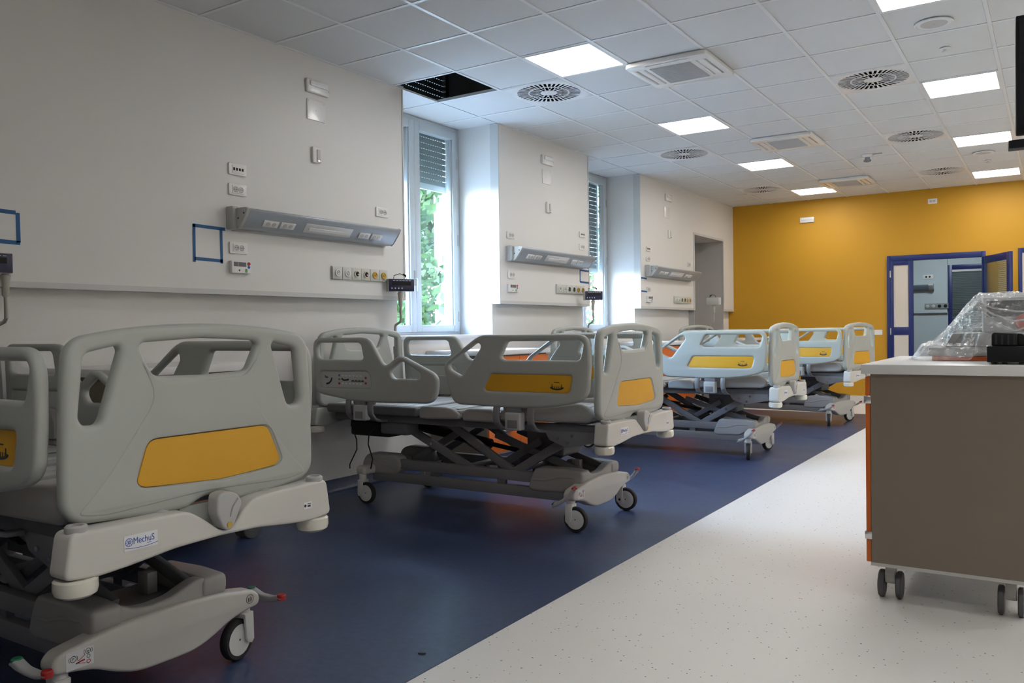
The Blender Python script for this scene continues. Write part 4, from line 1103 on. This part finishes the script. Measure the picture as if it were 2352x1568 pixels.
cabinet('white topped cabinet with orange doors behind the third bed', -.075, 5.95, 0, L=1.05)
cabinet('white topped cabinet behind the foreground bed at the wall', -.075, -1.02, 0, drawer=True)
cabinet('white topped cabinet in the corner behind the last bed', .03, 8.62, 0, L=1.0)
cab = cabinet('large taupe cabinet with white top in the right foreground', 4.425, 1.55, R(180), L=1.06)

# ------------------------------------------------------------------ things on the right cabinet
def on_cabinet():
    Z = 1.0405
    t = empty('medical_monitor', 'grey machine with orange base wrapped in clear film on the right cabinet', 'medical device', (4.20, 1.10, Z))
    b = MB(); b.box(-.205, .22, -.16, .22, .022, .062); b.build('tray', mat('device_grey', (.33,.32,.31), rough=.5), t, bevel=.008)
    b = MB(); b.box(-.19, .22, -.15, .21, 0, .022); b.build('base', mat('device_orange', (.68,.14,.03), rough=.5), t, bevel=.004)
    b = MB(); b.prism([(-.14,.062),(.22,.062),(.22,.128),(-.105,.128)], 'xz', -.13, .20); b.build('lower_body', mat('device_grey', (.33,.32,.31)), t, bevel=.008)
    b = MB(); b.box(.01, .22, -.06, .20, .128, .292); up = b.build('upper_body', mat('device_light', (.52,.52,.53), rough=.45), t, bevel=.012, seg=3)
    b = MB(); b.box(.03, .20, -.064, -.059, .20, .275); b.build('screen', BLACK, up)
    b = MB(); b.lathe([(.0,-.068),(.038,-.068),(.042,-.058)], 24, 'y', (.183,0,.175)); b.build('round_label', mat('label_red', (.70,.10,.06), rough=.5), up)
    for k in range(3):
        b = MB(); b.tube([(.00,-.075,.27-.01*k), (.06,-.10,.24-.03*k), (.14,-.10,.225-.045*k), (.21,-.07,.22-.03*k)], .004, 6); b.build('lead', SOCKG, t)
    # draped film: a wrinkled heightfield over the machine
    f = empty('plastic_cover', 'clear wrinkled plastic film draped over the grey machine', 'plastic film', (4.20, 1.10, Z))
    nx, ny = 64, 52; x0, x1, y0, y1 = -.300, .245, -.230, .290
    rnd = random.Random(4); ph = [(rnd.uniform(8,40), rnd.uniform(8,40), rnd.uniform(0,6)) for _ in range(9)]
    def hgt(x, y):
        dx = max(0, .005-x); dy = max(0, -.065-y, y-.205)
        h = .300-max(0, dx)*1.12-dy*1.6
        dx2 = max(0, -.235-x); dy2 = max(0, -.18-y, y-.235)
        h2 = .070-dx2*1.3-dy2*1.3
        h = max(h, h2, .004)
        w = sum(math.sin(a*x+b_*y+c) for a, b_, c in ph)/9
        fold = abs(math.sin(22*math.atan2(y-.06, x+.02-.12)))
        return max(.003, h + .014*w*min(1, h/.05) + .014*fold*min(1, h/.08))
    vs_, fs = [], []
    for i in range(nx+1):
        for j in range(ny+1):
            x = x0+(x1-x0)*i/nx; y = y0+(y1-y0)*j/ny
            vs_.append((x+.006*math.sin(30*y), y+.006*math.sin(35*x), hgt(x, y)))
    for i in range(nx):
        for j in range(ny): fs.append((i*(ny+1)+j, (i+1)*(ny+1)+j, (i+1)*(ny+1)+j+1, i*(ny+1)+j+1))
    b = MB(); b.add(vs_, fs); b.build('film', FILM, f, smooth=180)
    t = empty('charger_box', 'black ribbed charger block on the right cabinet edge', 'charger', (4.33, .70, Z))
    b = MB(); b.box(-.075, .15, -.10, .10, .008, .076); c = b.build('lower_case', BLACK, t, bevel=.006)
    for (x, y) in ((-.05,-.08), (-.01,-.08), (.05,-.08), (.05,.08), (-.05,.08)):
        b = MB(); b.lathe([(.009,0),(.010,.002),(.010,.009)], 12, 'z', (x,y,0)); b.build('foot', BLACKR, c)
    b = MB(); b.prism([(-.058,.076),(.035,.076),(.035,.128),(-.05,.134),(-.058,.125)], 'xz', -.085, .06); c = b.build('upper_case', BLACK, t, bevel=.006)
    for k in range(4):
        b = MB(); b.box(-.045+.022*k, -.037+.022*k, -.087, -.083, .082, .124); b.build('rib', BLACKR, c)
    b = MB(); b.prism([(.035,.076),(.13,.076),(.05,.126),(.035,.128)], 'xz', -.06, .06); b.build('battery_pack', BLACK, t, bevel=.004)
on_cabinet()

def television():
    t = empty('television', 'black flat television hanging at the right picture edge', 'television', (4.672, 1.25, 0), R(4))
    b = MB(); b.box(-.33, .55, -.012, .035, 2.10, 2.66); c = b.build('case', BLACK, t, bevel=.008)
    b = MB(); b.box(-.315, .535, -.0135, -.011, 2.125, 2.645); b.build('screen', mat('screen_black', (.006,.006,.012), rough=.1), c)
    b = MB(); b.box(-.36, .20, -.03, .05, 2.035, 2.075); b.build('cable_tray', BLACK, t, bevel=.004)
    b = MB(); b.rod((.11,.06,2.06), (.11,.06,ZC), .022); b.build('ceiling_pole', BLACK, t)
    b = MB(); b.box(.06, .16, .03, .08, 2.04, 2.45); b.build('bracket', BLACK, t)
television()

# ------------------------------------------------------------------ blue framed door and the room beyond
def door():
    x0, x1, zt = DOOR_X
    t = bpy.data.objects.new('door_1', None); COL.objects.link(t); struct(t, 'blue framed double door in the yellow wall')
    Y0, Y1 = YB-.03, YB+.10
    b = MB(); b.box(x0, x0+.05, Y0, Y1, 0, zt); b.box(x1-.05, x1, Y0, Y1, 0, zt); b.box(x0+.05, x1-.05, Y0, Y1, zt-.08, zt); b.build('door_frame', DBLUE, t, bevel=.006)
    # fixed narrow leaf
    L0, L1 = x0+.05, x0+.362
    b = MB(); b.box(L0, L0+.045, Y0-.005, Y0+.045, .005, zt-.08); b.box(L1-.065, L1, Y0-.005, Y0+.045, .005, zt-.08)
    for (za, zb) in ((.005,.12), (1.055,1.175), (2.10,zt-.08)): b.box(L0+.045, L1-.065, Y0-.005, Y0+.045, za, zb)
    lf = b.build('narrow_leaf', DBLUE, t, bevel=.005)
    for (za, zb) in ((.12,1.055), (1.175,2.10)):
        b = MB(); b.box(L0+.045, L1-.065, Y0+.008, Y0+.032, za, zb); b.build('leaf_panel', CREAM, lf)
    for zz in (1.97, 1.11):
        b = MB(); b.rod((x0+.052, Y0-.012, zz-.05), (x0+.052, Y0-.012, zz+.05), .011); b.build('door_hinge', CHROME, t)
    # open wide leaf, glazed with a blind inside
    a = math.atan2(10.25-9.42, 3.64-4.01)
    ex, ey = 4.01-3.64, 9.42-10.25; Ln = math.hypot(ex, ey)
    g = MB(); g.M = Matrix.Translation((3.64, 10.25, 0)) @ Matrix.Rotation(math.atan2(ey, ex), 4, 'Z')
    M = g.M.copy()
    g.box(0, .085, -.022, .022, .006, 2.16); g.box(Ln-.095, Ln, -.022, .022, .006, 2.16)
    for (za, zb) in ((.006,.13), (1.0,1.10), (2.06,2.16)): g.box(.085, Ln-.095, -.022, .022, za, zb)
    wl = g.build('wide_leaf', DBLUE, t, bevel=.005)
    for (za, zb) in ((1.10,2.06),):
        q = MB(); q.M = M; q.box(.085, Ln-.095, .012, .017, za, zb); q.box(.085, Ln-.095, -.017, -.012, za, zb); q.build('pane', GLASS, wl)
    q = MB(); q.M = M; q.box(.085, Ln-.095, -.012, .012, .13, 1.0); q.build('leaf_panel', CREAM, wl)
    sm = MB(); sm.M = M; sm.bar((Ln-.40, 0, 0), (Ln-.097, 0, 0), .016, .0012, side=(0,.9,.45)); slat = sm.mesh('blind_slat', mat('blind_white', (.72,.74,.74), rough=.4))
    for k in range(36):
        o = link('blind_slat', slat, wl); o.location = (0, 0, 1.115+.026*k)
    q = MB(); q.M = M; q.box(Ln-.41, Ln-.097, -.012, .012, 2.045, 2.06); q.build('blind_headrail', SOCK, wl)
    q = MB(); q.M = M; q.tube([(Ln-.05,-.022,1.05),(Ln-.05,-.06,1.05),(Ln-.16,-.06,1.05)], .009); q.build('door_handle', CHROME, wl)
    # second frame along the same wall, seen past the open leaf
    t2 = bpy.data.objects.new('door_2', None); COL.objects.link(t2); struct(t2, 'second blue frame at the right picture edge')
    b = MB(); b.box(4.06, 4.11, YB-.02, YB, 0, 2.26); b.box(4.99, 5.04, YB-.02, YB, 0, 2.26); b.box(4.11, 4.99, YB-.02, YB, 2.19, 2.26); b.build('door_frame', DBLUE, t2, bevel=.004)
    b = MB(); b.box(4.11, 4.99, YB-.010, YB, .006, 2.19); b.build('door_leaf', CREAM, t2)
    b = MB(); b.tube([(4.18,YB-.010,1.05),(4.18,YB-.05,1.05),(4.29,YB-.05,1.05)], .009); b.build('door_handle', CHROME, t2)

    # room beyond
    YF = 14.0
    b = MB(); b.box(0, 6.5, YB+.12, YF, -.1, 0); struct(b.build('floor', FB), 'floor of the room beyond the door')
    b = MB(); b.box(0, 6.5, YF, YF+.1, 0, 3.2); b.box(-.1, 0, YB+.12, YF+.1, 0, 3.2); b.box(6.5, 6.6, YB+.12, YF+.1, 0, 3.2); struct(b.build('wall_far', ICEW), 'pale blue grey walls of the room beyond the door')
    b = MB(); b.box(-.1, 6.6, YB+.12, YF+.1, 3.2, 3.3); struct(b.build('ceiling', TILE), 'ceiling of the room beyond the door')
    b = MB(); b.box(.2, 2.82, YF-.05, YF, 1.42, 3.2); struct(b.build('wall_far', ICEW), 'raised wall panel in the room beyond the door')
    l = empty('ceiling_light', 'unseen ceiling panel added to light the room beyond the door', 'ceiling light', (3.0, 12.1, 3.19))  # lamp added out of view so the back room gets cool light
    b = MB(); b.box(-.3, .3, -.3, .3, -.006, .008); b.build('diffuser', mat('added_cool_panel', (.9,.9,.9), emit=(.80,.93,1), estr=20.0), l)
    b = MB()
    for q in ((-.32,-.3,-.32,.32), (.3,.32,-.32,.32), (-.3,.3,-.32,-.3), (-.3,.3,.3,.32)): b.box(*q, -.008, .01)
    b.build('frame', TBAR, l)
    u = empty('bed_head_unit', 'grey bed head unit seen through the open door', 'bed head unit', (0, YF-.05, 0))
    b = MB(); b.prism([(0,1.845),(0,1.955),(-.14,1.95),(-.16,1.935),(-.08,1.855)], 'yz', 1.3, 2.52); b.build('housing', mat('unit_dark', (.22,.26,.30), rough=.4), u, bevel=.002)
    b = MB(); b.prism([(0,1.835),(0,1.965),(-.16,1.96),(-.17,1.93),(-.09,1.845)], 'yz', 2.52, 2.60); b.build('end_cap', ALUC, u, bevel=.004)
    b = MB(); b.box(1.9, 2.05, -.09, -.07, 1.86, 1.885); b.build('socket_plate', SOCK, u)
    g = empty('gas_outlet_rail', 'row of gas outlets seen through the open door', 'gas outlets', (2.44, YF-.05, 1.545))
    b = MB(); b.box(0, .40, -.014, 0, -.052, .052); b.build('back_plate', mat('gas_plate_dark', (.26,.28,.28), rough=.5), g, bevel=.003)
    for k in range(4):
        b = MB(); b.lathe([(.0,-.026),(.022,-.026),(.030,-.022),(.030,-.014)], 20, 'y', (.05+.1*k,0,0)); b.build('outlet', BLACK if k > 1 else SOCKG, g)
    s = empty('wall_socket', 'white double socket seen through the open door', 'wall socket', (2.50, YF-.05, 2.095))
    b = MB(); b.box(-.085, .085, -.012, 0, -.04, .04); b.build('cover_plate', SOCK, s, bevel=.003)
    for q in (-.03, .03):
        b = MB(); b.lathe([(.0,-.014),(.017,-.014),(.019,-.011)], 18, 'y', (q,0,0)); b.build('outlet', BLACK, s)
    w = bpy.data.objects.new('window_3', None); COL.objects.link(w); struct(w, 'blue framed internal window with lowered blind in the room beyond')
    wx0, wx1, wz0, wz1 = 2.83, 3.95, .10, 2.30
    b = MB(); b.box(wx0, wx0+.07, YF-.04, YF, wz0, wz1); b.box(wx1-.07, wx1, YF-.04, YF, wz0, wz1); b.box(wx0+.07, wx1-.07, YF-.04, YF, wz1-.09, wz1); b.box(wx0+.07, wx1-.07, YF-.04, YF, wz0, wz0+.09); b.build('window_frame', DBLUE, w, bevel=.004)
    b = MB(); b.box(wx0+.07, wx1-.07, YF-.008, YF, wz0+.09, wz1-.09); b.build('backing', mat('blind_shade', (.10,.13,.14), rough=.6), w)
    b = MB(); b.box(wx0+.07, wx1-.07, YF-.03, YF-.008, wz1-.13, wz1-.09); b.build('blind_headrail', SOCK, w)
    sb = MB(); sb.bar((wx0+.075, YF-.02, 0), (wx1-.075, YF-.02, 0), .024, .0015, side=(0,.6,-.8)); slat = sb.mesh('blind_slat', mat('blind_grey', (.26,.31,.32), rough=.45))
    for k in range(60):
        z = wz1-.15-.032*k
        if z < wz0+.1: break
        o = link('blind_slat', slat, w); o.location = (0, 0, z)
door()

def scrap():
    t = empty('litter_scrap', 'small black scrap lying on the blue floor near the white edge', 'litter', (2.503, -.995, .003), R(20))
    b = MB(); b.prism([(-.014,-.004),(-.004,-.006),(.012,-.003),(.014,.004),(.002,.003),(-.010,.005)], 'xy', 0, .004); b.build('scrap', INK, t)
scrap()
